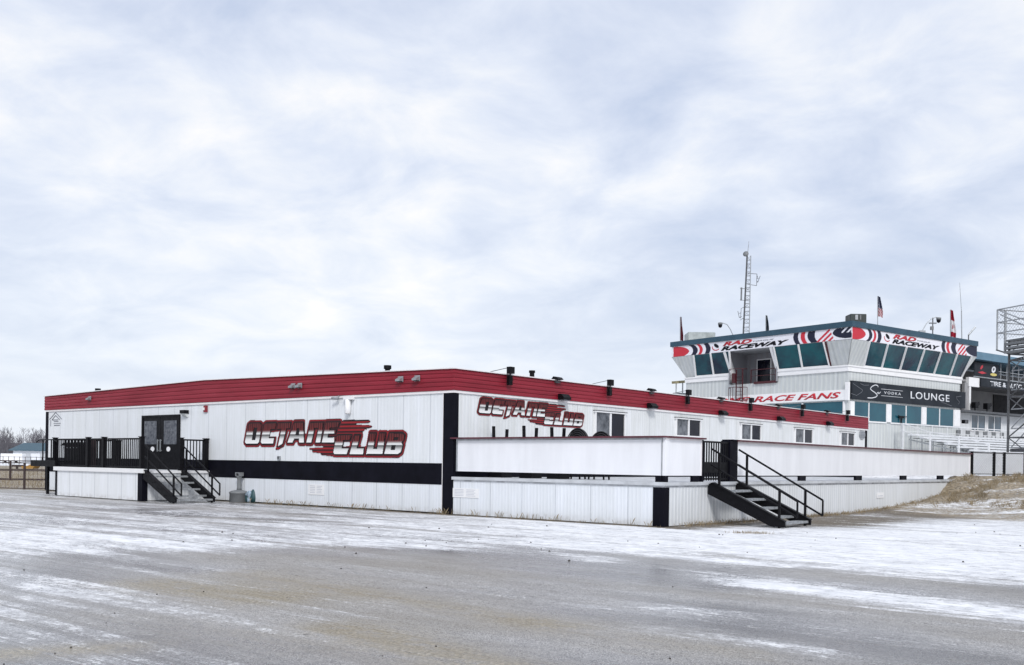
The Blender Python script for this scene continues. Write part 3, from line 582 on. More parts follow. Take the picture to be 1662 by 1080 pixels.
# ================================================================== FRONT DECK WITH RAILINGS
DXL, DXR, DOUT, DZ = -19.8, -13.1, -2.85, 1.15
fd = thing('entrance_deck', 'raised entrance deck with white skirting and black picket railing', 'deck', FB, ((DXL+DXR)/2, DOUT, 0))
m = MB(); m.box(DXL, DXR, DOUT, -.024, DZ-.06, DZ); m.build('floor', DECK, fd)
m = MB(); m.box(DXL, DXR-.30, DOUT+.02, DOUT+.1, .03, DZ-.10); m.build('skirt', siding('deck_skirt', 0, (.80, .82, .86), rib=.6, ribs=.1, seamdark=.5, seam=1.02, ribcol=0), fd)
MB().box(DXL, DXL+.08, DOUT+.12, -.03, .03, DZ-.1).build('skirt', WHT, fd)
MB().box(DXR-.08, DXR, DOUT+.22, -.03, .03, DZ-.1).build('skirt', SKR, fd)
m = MB(); m.box(DXR-.30, DXR+.02, DOUT, DOUT+.1, .02, DZ-.10); m.box(DXR-.08, DXR+.02, DOUT+.1, DOUT+.22, .02, DZ-.10); m.build('corner_panel', BLK, fd)
m = MB(); m.box(DXL-.06, DXL+.06, DOUT-.01, DOUT+.14, .02, DZ-.1); m.build('corner_panel', BLK, fd)
m = MB(); m.box(DXL-.15, DXR+.15, DOUT-.05, DOUT+.02, DZ-.10, DZ+.06); m.box(DXR, DXR+.05, DOUT+.02, -.03, DZ-.10, DZ+.0); m.build('rim_board', WHT, fd)
ZR = 2.36
def railing(x0, y0, x1, y1, posts, parent, ends=(True, True)):
    d = Vector((x1-x0, y1-y0, 0)); L_ = d.length; d.normalize()
    m = MB(); m.beam((x0, y0, ZR-.03), (x1, y1, ZR-.03), .06, .06); m.beam((x0, y0, DZ+.12), (x1, y1, DZ+.12), .05, .05)
    rr = m.build('rail', BLK2, parent); m = MB(); k = int(L_/.135)
    for i in range(1, k):
        a = Vector((x0, y0, 0))+d*(L_*i/k); m.box(a.x-.015, a.x+.015, a.y-.015, a.y+.015, DZ+.12, ZR-.05)
    m.build('pickets', BLK2, parent)
    for q_ in posts:
        a = Vector((x0, y0, 0))+d*q_; m = MB(); m.box(a.x-.075, a.x+.075, a.y-.075, a.y+.075, DZ, ZR+.03); m.box(a.x-.1, a.x+.1, a.y-.1, a.y+.1, ZR+.03, ZR+.055); m.build('post', BLK2, parent)
xp = [hit(FB, 1, DOUT+.12, px, 735).x for px in (89.5, 143.5, 169, 230)]
railing(xp[0], DOUT+.12, xp[3], DOUT+.12, [x-xp[0] for x in xp], fd)
railing(DXL+.1, DOUT+.2, DXL+.1, -.6, [2.25], fd)
yq = hit(FB, 0, DXR-.08, 293.5, 735).y
railing(DXR-.08, yq, DXR-.08, -.12, [0, -.12-yq], fd)
# landing beam and hand loop past the far end of the deck
m = MB(); m.box(-22.0, DXL-.02, DOUT-.05, DOUT+.07, 1.20, 1.46); m.box(-22.0, DXL-.02, DOUT+1.2, DOUT+1.3, 1.20, 1.46); m.box(-21.9, DXL-.02, DOUT+.07, DOUT+1.2, 1.40, 1.45)
r = thing('side_landing', 'black steel landing with hand loop projecting past the far end of the deck', 'landing', FB, (-21, DOUT, 1.2)); m.build('frame', BLK2, r)
m = MB(); m.path([(-21.6, DOUT, 2.22), (-21.3, DOUT, 2.32), (-20.1, DOUT, 2.32), (-19.75, DOUT, 2.24)], .025); m.tube((-21.0, DOUT, 1.46), (-21.0, DOUT, 2.32), .03); m.tube((-20.25, DOUT, 1.46), (-20.25, DOUT, 2.32), .03); m.build('hand_loop', BLK2, r)
m = MB(); m.beam((-21.8, DOUT+.6, 0), (-21.8, DOUT+.6, 1.2), .1, .1); m.build('leg', BLK2, r)
# ================================================================== STAIRS
def stairs(label, x0, ya, yb, run, rise, nt_, base):
    """steps run out along +x from x0, between ya (near) and yb"""
    r = thing('steel_stairs', label, 'stairs', FB, base, 'black steel stairs up to the decks'); sl_ = rise/run
    for y in (ya, yb):
        m = MB(); zt_ = rise
        m.prism([(x0-.05, zt_-.02), (x0+.12, zt_+.02), (x0+run+.12, .17), (x0+run+.12, .03), (x0+run-.28, .03), (x0-.05, zt_-.30)], 1, y-.03, y+.03)
        m.prism([(x0, zt_+.01), (x0+.12, zt_+.03), (x0+run+.12, .19), (x0+run+.12, .17), (x0+.1, zt_-.0)], 1, y-.07, y+.07)
        for i in range(nt_):
            for q_ in (-.07, .07):
                xx = x0+run*(i+.75)/nt_; m.tube((xx+q_, y-.05, rise*(1-(i+.75)/nt_)-.02), (xx+q_, y-.03, rise*(1-(i+.75)/nt_)-.02), .018, n=6)
        m.build('stringer', BLK2, r)
        m = MB(); zr = lambda q_: rise+.96-sl_*q_
        ex = run+.45
        zlow = zr(ex)-.42
        m.path([(x0+.02, y, zr(0)), (x0+ex, y, zr(ex)), (x0+ex, y, zlow), (x0+.02, y, zr(0)-.44)], .028, 8)
        m.build('handrail', BLK2, r)
        for q_ in (.28, run-.05):
            m = MB(); m.beam((x0+q_, y, max(.0, rise-.1-sl_*q_)), (x0+q_, y, zr(q_)-.01), .055, .055); m.build('post', BLK2, r)
    for i in range(nt_):
        zt_ = rise*(1-(i+1)/(nt_+.0))+.14 if i == nt_-1 else rise*(1-(i+.82)/nt_)
        xx = x0+run*(i+.75)/nt_
        m = MB(); m.box(xx-.16, xx+.16, ya+.03, yb-.03, zt_-.03, zt_); m.box(xx+.14, xx+.165, ya+.03, yb-.03, zt_-.06, zt_+.008); m.build('tread', GRATE, r)
    return r
stairs('black steel stairs from the entrance deck beside the double door', DXR+.06, DOUT+.05, DOUT+1.62, 2.05, DZ, 5, (DXR+1.2, DOUT+.7, 0))
# ================================================================== SIDE DECK
SX, SY = 7.55, 27.0
sd_ = thing('side_deck', 'long raised side deck with corrugated white skirting', 'deck', FB, (SX/2, 0, 0))
m = MB(); m.box(.03, SX, .0, SY, DZ-.12, DZ-.0); m.build('floor', DECK, sd_)
m = MB(); m.box(.03, SX-.33, .0, .08, .02, DZ-.12); m.build('skirt', SKF, sd_)
m = MB(); m.box(SX-.08, SX, .2, SY, .02, DZ-.12); m.build('skirt', SKR, sd_)
m = MB(); m.box(SX-.33, SX+.02, -.02, .08, .01, DZ-.12); m.box(SX-.08, SX+.02, .08, .22, .01, DZ-.12); m.build('corner_panel', BLK, sd_)
m = MB(); m.box(-.0, SX+.06, -.06, .0, DZ-.07, DZ+.02); m.box(SX, SX+.06, 0, SY, DZ-.07, DZ+.02); m.build('rim_board', mat('grey_white_rim', (.55, .57, .60), .5, var=.25, scale=2), sd_)
# parapets
PZ0, PZ1 = 1.34, 2.33
def parapet(label, x0, x1, y0, y1, stubs, caps):
    r = thing('parapet', label, 'parapet', FB, ((x0+x1)/2, (y0+y1)/2, DZ), 'white parapets round the side deck')
    MB().box(x0, x1, y0, y1, PZ0, PZ1).build('panel', PANEL, r)
    MB().box(*caps, PZ1, PZ1+.045).build('cap', CAP, r)
    m = MB()
    if x1-x0 > y1-y0:
        m.box(x0, x1, y0-.02, y0, PZ1-.05, PZ1); m.box(x0, x0+.05, y0-.02, y0, PZ0, PZ1-.05); m.box(x1-.0, x1+.02, y0-.02, y0+.05, PZ0, PZ1)
    else:
        m.box(x1, x1+.02, y0, y1, PZ1-.05, PZ1); m.box(x1, x1+.02, y1-.06, y1, PZ0, PZ1-.05)
    m.build('edge_trim', LGREY if x1-x0 > y1-y0 else TRIM, r)
    for (a, b_, c_, d_) in stubs: MB().box(a, b_, c_, d_, DZ, PZ0).build('foot_block', BLK, r)
    return r
yg0 = hit(FB, 0, SX, 1139.5, 745).y; yg1 = hit(FB, 0, SX, 1197, 745).y
def ysx(px): return hit(FB, 0, SX, px, 775).y
parapet('white front parapet of the side deck between black corner posts', .12, SX-.11, .03, .11, [(SX-.3, SX-.11, .03, .11)], (-.05, SX+.04, -.09, .16))
parapet('short white parapet between the deck corner and the black gate', SX-.09, SX-.01, .04, yg0, [(SX-.09, SX-.01, .04, .2), (SX-.09, SX-.01, ysx(1125), ysx(1136))], (SX-.14, SX+.1, .17, yg0+.06))
parapet('very long white parapet running from the gate to the grassy bank', SX-.09, SX-.01, yg1, SY, [(SX-.09, SX-.01, ysx(a), ysx(b_)) for a, b_ in ((1298.5, 1308.5), (1389.5, 1399.5), (1463.5, 1472), (1523.5, 1532))], (SX-.14, SX+.1, yg1-.08, SY))
# gate and post
r = thing('picket_gate', 'black picket gate at the top of the side stairs', 'gate', FB, (SX-.05, yg0, DZ)); yp = hit(FB, 0, SX, 1184, 745).y
m = MB(); zt_ = 2.28
m.beam((SX-.05, yg0+.05, zt_), (SX-.05, yp, zt_), .05, .05); m.beam((SX-.05, yg0+.05, DZ+.1), (SX-.05, yp, DZ+.1), .05, .05); m.beam((SX-.05, yg0+.05, DZ+.42), (SX-.05, yp, DZ+.42), .04, .3); m.build('frame', BLK2, r)
m = MB(); k = 11
for i in range(k+1): y = yg0+.07+(yp-yg0-.09)*i/k; m.box(SX-.065, SX-.035, y-.016, y+.016, DZ+.05, zt_)
m.build('pickets', BLK2, r)
m = MB(); m.box(SX-.28, SX+.02, yp, yg1-.03, DZ, 2.34); m.box(SX-.30, SX+.04, yp+.1, yg1-.05, 2.34, 2.38); m.build('hinge_post', BLK, r)
m = MB(); m.box(SX-.1, SX+.02, yg0-.02, yg0+.06, DZ, 2.32); m.build('latch_post', BLK, r)
stairs('black steel stairs leading down from the side deck gate', SX+.09, hit(FB, 0, SX, 1148, 780).y, hit(FB, 0, SX, 1193, 780).y, 2.1, DZ-.02, 5, (SX+1.2, 3, 0))
# ------------------------------------------------------------------ furniture stored on the side deck
def upturned(label, px, w_, n_, hts, yd=1.8):
    p = hit(FB, 1, yd, px, 700); r = thing('upturned_table', label, 'table', FB, (p.x, yd, DZ), 'tables stored legs up behind the parapet')
    MB().box(p.x-w_/2-.08, p.x+w_/2+.08, yd-.35, yd+.35, DZ+.6, DZ+.64).build('tabletop', BLK2, r)
    MB().box(p.x-.25, p.x+.25, yd-.25, yd+.25, DZ, DZ+.6).build('crate', BLK2, r)
    for i in range(n_):
        x = p.x+(i/(max(1, n_-1))-.5)*w_; t_ = (.05 if i % 2 else -.04); m = MB(); m.beam((x, yd-.2+.3*(i % 2), DZ+.64), (x+t_, yd-.2+.3*(i % 2), hts[i]), .075, .075); m.build('leg', BLK2, r)
upturned('single black table leg sticking up nearest the corner post', 771, .05, 1, [2.72])
upturned('pair of black table legs under the letter T of the side logo', 813.5, .22, 2, [2.78, 2.69])
upturned('pair of black table legs beneath the middle of the side logo', 862, .18, 2, [2.78, 2.72])
upturned('pair of black table legs beside the round wicker chairs', 907, .16, 2, [2.72, 2.70])
def barrel(label, px, top, rad, yd):
    p = hit(FB, 1, yd, px, 705); r = thing('wicker_chair', label, 'chair', FB, (p.x, yd, DZ), 'black wicker chairs behind the parapet')
    zb_ = top-.62; m = MB(); arch = [(p.x+rad*math.cos(a), zb_+.62*math.sin(a)) for a in np.linspace(0, math.pi, 17)]; m.prism(arch, 1, yd+.02, yd+.06); m.build('back_shell', BLK2, r)
    m = MB()
    for k in range(7):
        q = 1-k*.12; yy = yd-.02-.035*k
        m.path([(p.x+rad*q*math.cos(a)+.02*k, yy, zb_+.62*(q+.06*k*.3)*math.sin(a)) for a in np.linspace(0, math.pi, 15)], .018, 6)
    m.build('woven_ribs', mat('wicker', (.02, .02, .024), .4, var=.5, scale=20), r)
    MB().lathe((p.x, yd-.1, zb_-.15), [(rad*.8, 0), (rad*.85, .12)], 16).build('seat', BLK2, r); m = MB()
    for sx_ in (-1, 1):
        for sy_ in (-1, 1): m.beam((p.x+sx_*rad*.6, yd-.1+sy_*.14, DZ), (p.x+sx_*rad*.5, yd-.1+sy_*.12, zb_-.15), .04, .04)
    m.build('base', BLK2, r)
barrel('taller black wicker chair back showing over the parapet', 938, 2.70, .44, 2.2)
barrel('lower black wicker chair in front of the first side window', 976, 2.60, .46, 2.4)
# bin and stand on the entrance deck
b0 = hit(FB, 1, -1.6, 129, 740); r = thing('storage_bin', 'black bin with curved lid behind the railing of the entrance deck', 'bin', FB, (b0.x, -1.6, DZ))
MB().box(b0.x-.75, b0.x+.6, -1.9, -1.3, DZ+.02, 2.14).build('body', BLK2, r, bevel=.03); m = MB(); m.prism([(b0.x-1.0, 2.10), (b0.x-.75, 2.22), (b0.x+.6, 2.24), (b0.x+.66, 2.16), (b0.x-.7, 2.15)], 1, -1.95, -1.25); m.build('lid', BLK2, r); m = MB(); m.tube((b0.x-.7, -1.98, 2.0), (b0.x+.5, -1.98, 2.0), .02); m.build('handle', LGREY, r)
b0 = hit(FB, 1, -1.5, 190, 740); r = thing('ashtray_stand', 'narrow black stand behind the railing near the double door', 'stand', FB, (b0.x, -1.5, DZ))
MB().box(b0.x-.1, b0.x+.1, -1.6, -1.4, DZ, 2.28).build('column', BLK2, r); MB().box(b0.x-.5, b0.x+.13, -1.64, -1.36, 2.28, 2.33).build('arm', BLK2, r)
b0 = hit(FB, 1, -2.3, 150.5, 740); r = thing('rail_brace', 'brown timber post leaning by the middle railing posts', 'post', FB, (b0.x, -2.3, DZ)); MB().beam((b0.x, -2.3, DZ), (b0.x+.03, -2.3, 2.36), .2, .14).build('timber', mat('dark_timber', (.05, .028, .03), .7, var=.4), r); MB().box(b0.x-.12, b0.x+.15, -2.42, -2.18, DZ, DZ+.05).build('foot', BLK2, r)
# ash urn and the garden figure by the wall
g0 = G(383.5, 815.5); c = inv @ g0; cx_, cy_ = c.x, c.y+.12
r = thing('ash_urn', 'grey plastic ash urn with slim neck standing against the skirting', 'ash urn', FB, (cx_, cy_, 0))
MB().lathe((cx_, cy_, 0), [(.33, 0), (.36, .02), (.35, .32), (.37, .33), (.37, .38), (.30, .42), (.12, .46)], 24).build('base', GREY, r, smooth=True)
MB().lathe((cx_, cy_, .44), [(.10, 0), (.085, .1), (.075, .40), (.10, .50), (.13, .55)], 16).build('neck', GREY, r, smooth=True)
m = MB(); m.box(cx_-.13, cx_+.13, cy_-.1, cy_+.1, 1.08, 1.12); m.box(cx_-.13, cx_-.09, cy_-.1, cy_+.1, .98, 1.08); m.box(cx_+.09, cx_+.13, cy_-.1, cy_+.1, .98, 1.08); m.build('hood', LGREY, r)
g0 = G(406, 816); c = inv @ g0; cx_, cy_ = c.x, c.y+.05
r = thing('garden_figure', 'small teal and pale blue garden ornament beside the ash urn', 'ornament', FB, (cx_, cy_, 0)); TE = mat('dark_teal_plastic', (.015, .06, .07), .5); PB = mat('pale_blue_plastic', (.35, .45, .55), .5, var=.5, scale=9)
MB().lathe((cx_-.17, cy_, 0), [(.14, 0), (.18, .05), (.19, .22), (.16, .25)], 16).build('pot', TE, r, smooth=True); MB().lathe((cx_+.14, cy_+.03, 0), [(.15, 0), (.17, .2), (.12, .42), (.06, .5)], 16).build('cloak', TE, r, smooth=True)
MB().lathe((cx_+.05, cy_-.12, 0), [(.08, 0), (.09, .12), (.06, .22), (.10, .30), (.09, .38), (.04, .44)], 14).build('figure', PB, r, smooth=True); MB().lathe((cx_-.1, cy_-.02, .25), [(.15, 0), (.17, .06), (.10, .14), (.05, .17)], 14).build('cap', PB, r, smooth=True)
# ================================================================== CONTROL TOWER
TW, TD = 16.2, 16.0; FL = .9; ZL0, ZL1, ZW1, ZBAN, ZTOP = 8.85, 9.3, 11.08, 12.0, 12.42; TZ0 = 1.2
tower = thing('control_tower', 'grey ribbed race control building with outward leaning windows and blue roof edge', 'building', FT, (0, 0, TZ0))
def tl(px, py, y=0): return hit(FT, 1, y, px, py).x
def tr(px, py, x=0): return hit(FT, 0, x, px, py).y
rx0, rx1 = tl(1187, 600), tl(1262, 600)      # the notch with the door
m = MB(); m.box(-TW, 0, 0, .2, TZ0, 8.40); m.box(-TW, rx0, 0, .2, 8.40, ZL0); m.box(rx1, 0, 0, .2, 8.40, ZL0); m.box(-TW, -TW+.2, .2, TD, TZ0, ZL0); m.box(-TW+.2, 0, TD-.2, TD, TZ0, ZL0); m.build('wall', TSL, tower)
m = MB(); m.box(-.2, 0, .2, TD, TZ0, ZL0); m.build('wall', TSR, tower)
m = MB(); m.box(-TW-.06, rx0, -.1, .1, ZL0, ZL1); m.box(rx1, .1, -.1, .1, ZL0, ZL1); m.box(0, .1, .1, TD+.06, ZL0, ZL1); m.box(-TW-.06, -TW, .1, TD, ZL0, ZL1); m.box(-TW-.12, rx0, -.16, -.1, ZL1-.1, ZL1); m.box(rx1, .16, -.16, -.1, ZL1-.1, ZL1); m.box(.1, .16, -.1, TD+.1, ZL1-.1, ZL1); m.build('ledge', WHT, tower)
# flared storey as sloping panels
def slope(face, a0, a1, mt, name, parent, d0=0, z0=ZL1, z1=ZW1, t0=None, t1=None, th=.05):
    """a sloping quad of the flared storey; a0..a1 along the face, d0 proud"""
    t0 = a0 if t0 is None else t0; t1 = a1 if t1 is None else t1
    k0, k1 = (z0-ZL1)/(ZW1-ZL1), (z1-ZL1)/(ZW1-ZL1)
    def pt(a, k, e): 
        o_ = FL*k+e
        return (a, -o_, z0+(z1-z0)*((k-k0)/(k1-k0) if k1 != k0 else 0)) if face == 'f' else (o_, a, z0+(z1-z0)*((k-k0)/(k1-k0) if k1 != k0 else 0))
    m = MB(); m.add([pt(a0, k0, d0), pt(a1, k0, d0), pt(t1, k1, d0), pt(t0, k1, d0), pt(a0, k0, d0-th), pt(a1, k0, d0-th), pt(t1, k1, d0-th), pt(t0, k1, d0-th)],
                    [(0, 1, 2, 3), (7, 6, 5, 4), (0, 4, 5, 1), (1, 5, 6, 2), (2, 6, 7, 3), (3, 7, 4, 0)])
    return m.build(name, mt, parent)
a1127, a1342 = tl(1130, 608), tl(1350, 596); e1127 = hit(FT, 1, -FL, 1125.5, 580).x
slope('f', -TW, a1127, TSL, 'flared_wall', tower, t0=-TW-FL, t1=e1127)
slope('f', a1342, 0, TSL, 'flared_wall', tower, t0=hit(FT, 1, -FL, 1341, 556).x, t1=FL)
b0 = tr(1402, 590); bt0 = hit(FT, 0, FL, 1411, 555).y
slope('s', 0, b0, TSR, 'flared_wall', tower, t0=-FL, t1=bt0)
slope('s', tr(1560, 616), TD, TSR, 'flared_wall', tower, t0=hit(FT, 0, FL, 1577, 580).y, t1=TD+FL)
m = MB(); m.add([(-TW, 0, ZL1), (-TW, TD, ZL1), (-TW-FL, TD+FL, ZW1), (-TW-FL, -FL, ZW1)], [(0, 1, 2, 3)]); m.add([(-TW, TD, ZL1), (0, TD, ZL1), (FL, TD+FL, ZW1), (-TW-FL, TD+FL, ZW1)], [(0, 1, 2, 3)]); m.build('flared_wall', TSR, tower)
def bank(face, bots, tops, name_mat, red_last=False):
    fr_ = MB(); w0 = .12
    wn = None
    def P3(a, k, e): o_ = FL*k+e; z = ZL1+(ZW1-ZL1)*k; return Vector((a, -o_, z)) if face == 'f' else Vector((o_, a, z))
    for i, (a, t_) in enumerate(zip(bots, tops)): fr_.beam(P3(a, 0, .03), P3(t_, 1, .03), .10, .14, up=(0, -1, .3) if face == 'f' else (1, 0, .3))
    fr_.beam(P3(bots[0], .03, .03), P3(bots[-1], .03, .03), .1, .1); 
    wn = fr_.build('window', WHT, tower)
    for i in range(len(bots)-1): slope(face, bots[i]+.04, bots[i+1]-.04, name_mat, 'pane', wn, -.02, t0=tops[i]+.04, t1=tops[i+1]-.04, th=.03)
    return wn
bank('f', [tl(x, 610) for x in (1130, 1159, 1187)], [hit(FT, 1, -FL, x, 578).x for x in (1126, 1153.5, 1184)], TEALD)
bank('f', [tl(x, 600) for x in (1264, 1303, 1347)], [hit(FT, 1, -FL, x, 562).x for x in (1256, 1296, 1337)], TEALD)
bank('s', [tr(x, 600) for x in (1401, 1430, 1459.5, 1487.5, 1514.5, 1540.5, 1559.5)], [hit(FT, 0, FL, x, y).y for x, y in ((1411, 556), (1440.5, 560), (1471, 565), (1500, 570), (1527, 574), (1553, 577), (1576.5, 580))], TEALD)
slope('f', tl(1346, 596)+.05, tl(1346, 596)+.2, MAROON, 'red_trim', tower, .05, t0=hit(FT, 1, -FL, 1338, 556).x+.05, t1=hit(FT, 1, -FL, 1338, 556).x+.2, th=.05)
# notch
m = MB(); m.box(rx0, rx1, .1, 2.2, 8.36, 8.44); m.build('balcony_floor', TGREY, tower)
m = MB(); m.box(rx0-.1, rx1+.1, 2.0, 2.1, 8.44, ZW1); m.box(rx0-.1, rx0, -.2, 2.0, 8.44, ZW1); m.box(rx1, rx1+.1, -.2, 2.0, 8.44, ZW1); m.build('recess_wall', siding('recess_sheet', 0, (.24, .23, .245), rib=.6, seam=9, ribs=1.2, ribcol=.35, seamdark=0), tower)
for xx in (rx0, rx1): slope('f', xx-.12, xx+.12, WHT, 'jamb', tower, .04, th=.5)
q0, q1 = hit(FT, 1, 1.95, 1230, 600).x, hit(FT, 1, 1.95, 1250, 600).x
dd = MB().box(q0-.12, q1+.12, 1.94, 2.0, 8.44, 10.6).build('door', WHT, tower); MB().box(q0, q1, 1.90, 1.94, 8.5, 10.5).build('door_glass', GLD, dd)
m = MB(); xm = tl(1225, 618)
m.box(xm, rx1, -.14, -.02, 8.34, 8.52); m.build('balcony_sill', MAROON, tower)
m = MB(); m.beam((xm-.3, -.1, 9.5), (rx1, -.1, 9.5), .05, .05); m.beam((xm-.3, -.1, 9.0), (rx1, -.1, 9.0), .04, .04); m.beam((xm-.3, -.1, 8.4), (xm-.3, -.1, 9.5), .05, .05); m.beam((rx1-.1, -.1, 8.4), (rx1-.1, -.1, 9.5), .05, .05); m.build('balcony_rail', MAROON, tower)
# blue roof edge and roof
m = MB(); e = FL+.06
m.box(-TW-e-.05, e+.05, -e-.05, -e+.1, ZBAN, ZTOP); m.box(e-.1, e+.05, -e+.1, TD+e, ZBAN, ZTOP); m.box(-TW-e-.05, -TW-e+.1, -e+.1, TD+e, ZBAN, ZTOP); m.box(-TW-e+.1, e-.1, TD+e-.1, TD+e, ZBAN, ZTOP); m.build('roof_edge', BLUE, tower)
m = MB(); m.box(-TW-e+.1, e-.1, -e+.1, TD+e-.1, ZTOP-.2, ZTOP-.1); m.box(-TW-FL, FL, -FL, TD+FL, ZW1, ZW1+.05); m.build('roof', ROOF, tower)
m = MB(); m.box(-TW-FL, FL, -FL, -FL+.1, ZW1+.05, ZBAN); m.box(FL-.1, FL, -FL+.1, TD+FL, ZW1+.05, ZBAN); m.box(-TW-FL, -TW-FL+.1, -FL+.1, TD+FL, ZW1+.05, ZBAN); m.build('fascia', WHT, tower)
# lower windows of the lounge storey
wz1, wz0 = 6.62, 5.22
for a, b_, mm in ((1385, 1409, (1385, 1409, 1438)), (1445, 1495, (1445, 1469.5, 1495)), (1502, 1547, (1502, 1524, 1547))):
    ys = [tr(x, 665) for x in mm]; m = MB()
    for y in ys: m.box(0, .08, y-.05, y+.05, wz0, wz1)
    m.box(0, .08, ys[0], ys[-1], wz0-.1, wz0); f = m.build('window', WHT, tower)
    for i in range(2): MB().box(0, .03, ys[i]+.05, ys[i+1]-.05, wz0, wz1).build('pane', TEAL, f)
for x0_, x1_ in ((1438, 1445), (1495, 1502), (1547, 1557), (1378, 1385)):
    MB().box(0, .12, tr(x0_, 665)+.05, tr(x1_, 665)-.05, wz0, wz1).build('white_pier', WHT, tower)
xs = [tl(x, 665) for x in (1228, 1303, 1370)]; m = MB()
for x in xs: m.box(x-.07, x+.07, -.08, 0, 5.2, 6.6)
m.box(xs[0], xs[-1], -.09, 0, 5.05, 5.2); f = m.build('window', WHT, tower)
for i in range(2): MB().box(xs[i]+.07, xs[i+1]-.07, -.03, 0, 5.2, 6.6).build('pane', TEAL, f)
# banners on the fascia
def rings(U, V, cu, cv, a, side, bands, c, taper=.28):
    """concentric elliptic crescents on one side of a centre"""
    du_ = (U-cu)*side; dv = (V-cv); r_ = np.hypot(du_/a, dv/.62); th = np.abs(np.arctan2(dv/.62, du_/a))/(math.pi/2)
    for (r0, r1, colr) in bands:
        mid = (r0+r1)/2; hw = (r1-r0)/2*(1-taper*th)
        c[(np.abs(r_-mid) < hw) & (du_ > 0)] = colr
KR, KB = (.52, .03, .05), (.012, .014, .035)
def banner(face):
    if face == 'f':
        u0, u1 = -TW-FL, FL; U_ = lambda px, py: hit(FT, 1, -FL, px, py).x; plane = lambda u, v_, d_: Vector((u, -FL-.003-d_, v_)); base = ((u0+u1)/2, -FL, ZW1); lb = 'white racetrack banner with red and black swirls on the ladder side of the tower'
    else:
        u0, u1 = -FL, TD+FL; U_ = lambda px, py: hit(FT, 0, FL, px, py).y; plane = lambda u, v_, d_: Vector((FL+.003+d_, u, v_)); base = (FL, (u0+u1)/2, ZW1); lb = 'white racetrack banner with red and black swirls above the row of six dark windows'
    z0, z1 = ZW1+.03, ZBAN-.01; r = thing('fascia_banner', lb, 'banner', FT, base, 'banners along the tower fascia')
    zm = (z0+z1)/2
    def fn(U, V):
        c = np.empty(U.shape+(3,)); c[:] = (.76, .76, .82); W = np.array
        if face == 'f':
            ce = U_(1093, 575); a = U_(1119, 572)-ce
            rings(U, V, ce, zm-.08, a, 1, [(-.1, 1, KR), (1.22, 1.52, KB), (1.62, 1.82, KR), (2.0, 2.28, KB)], c, .4)
            ce = U_(1384, 540); a = ce-U_(1352, 541)
            rings(U, V, ce, zm+.12, a, -1, [(0, 1.02, KB), (1.95, 2.35, KB), (2.48, 2.72, KR), (2.85, 3.12, KB)], c, .45)
            x1_, x2_ = U_(1331, 548), U_(1353, 546); hat = (np.sin((U*1.0-V*1.3)*2*math.pi/.52) > -.1)
            m_ = (U > x1_+(V-z0)*.9-.3) & (U < x2_+.1-(V-z0)*.5) & hat; c[m_] = KR
            hat2 = (np.sin((U-V*1.2)*2*math.pi/.50) > .3) & (U > U_(1366, 540)) & (V > zm+.05); c[hat2] = (.76, .76, .82)
        else:
            ce = U_(1383, 542); a = U_(1405, 545)-ce
            rings(U, V, ce, zm+.03, a, 1, [(-.1, 1, KR), (1.25, 1.5, KB), (1.62, 1.80, KR), (1.92, 2.2, KB)], c, .4)
            ce = U_(1588, 562); a = ce-U_(1567, 562)
            rings(U, V, ce, zm+.05, a, -1, [(0, 1.0, KB), (1.75, 2.1, KB), (2.25, 2.45, KR), (2.55, 2.8, KB)], c, .45)
            x1_, x2_ = U_(1553, 565), U_(1569, 567); hat = (np.sin((U-V*1.3)*2*math.pi/.52) > -.1)
            m_ = (U > x1_+(V-z0)*.5) & (U < x2_-(V-z0)*.4) & hat; c[m_] = KR
        return c, np.ones(U.shape, bool)
    painted('printed_sheet', r, plane, fn, u0, u1-.001, z0, z1-.02, .03, .012, PAINT)
    h = z1-z0
    if face == 'f': A = (1143+30, 1221, 1170, 1281, 1222, 1256, 1163, 573)
    else: A = (1448.5, 1487, 1447, 1525, 1488, 1509, 1440, 549)
    # rectangular placement measured at mid-height
    text(r, 'red_word', 'RAD', plane, U_(A[0], 570 if face == 'f' else 550), U_(A[1], 565 if face == 'f' else 553), z0+.53*h, z0+.92*h, RINK, .35, .05, .022)
    text(r, 'small_word', 'TORQUE', plane, U_(A[4], 560), U_(A[5], 560), z0+.60*h, z0+.72*h, GINK, .3, .01, .022)
    text(r, 'black_word', 'RACEWAY', plane, U_(A[2], 565), U_(A[3], 560), z0+.10*h, z0+.50*h, KINK, .35, .055, .022)
    cu = U_(A[6], 565); m = MB()
    rot = [(cu+.26*math.cos(a)-.05*math.sin(a), zm+.12+.17*math.sin(a)-.08*math.cos(a)) for a in np.linspace(0, 2*math.pi, 18)[:-1]]
    if face == 'f': m.prism(rot, 1, -FL-.03, -FL-.018)
    else: m.prism(rot, 0, FL+.018, FL+.03)
    m.build('black_ball', KINK, r); m = MB(); arc = [(cu-.02+.42*math.cos(a), zm+.05+.30*math.sin(a)) for a in np.linspace(math.pi*.95, math.pi*1.75, 12)]
    for (a0, a1) in zip(arc, arc[1:]): m.beam(*([(a0[0], -FL-.025, a0[1]), (a1[0], -FL-.025, a1[1])] if face == 'f' else [(FL+.025, a0[0], a0[1]), (FL+.025, a1[0], a1[1])]), *((.01, .07) if face == 'f' else (.01, .07)))
    m.build('red_swoosh', RINK, r)
banner('f'); banner('s')
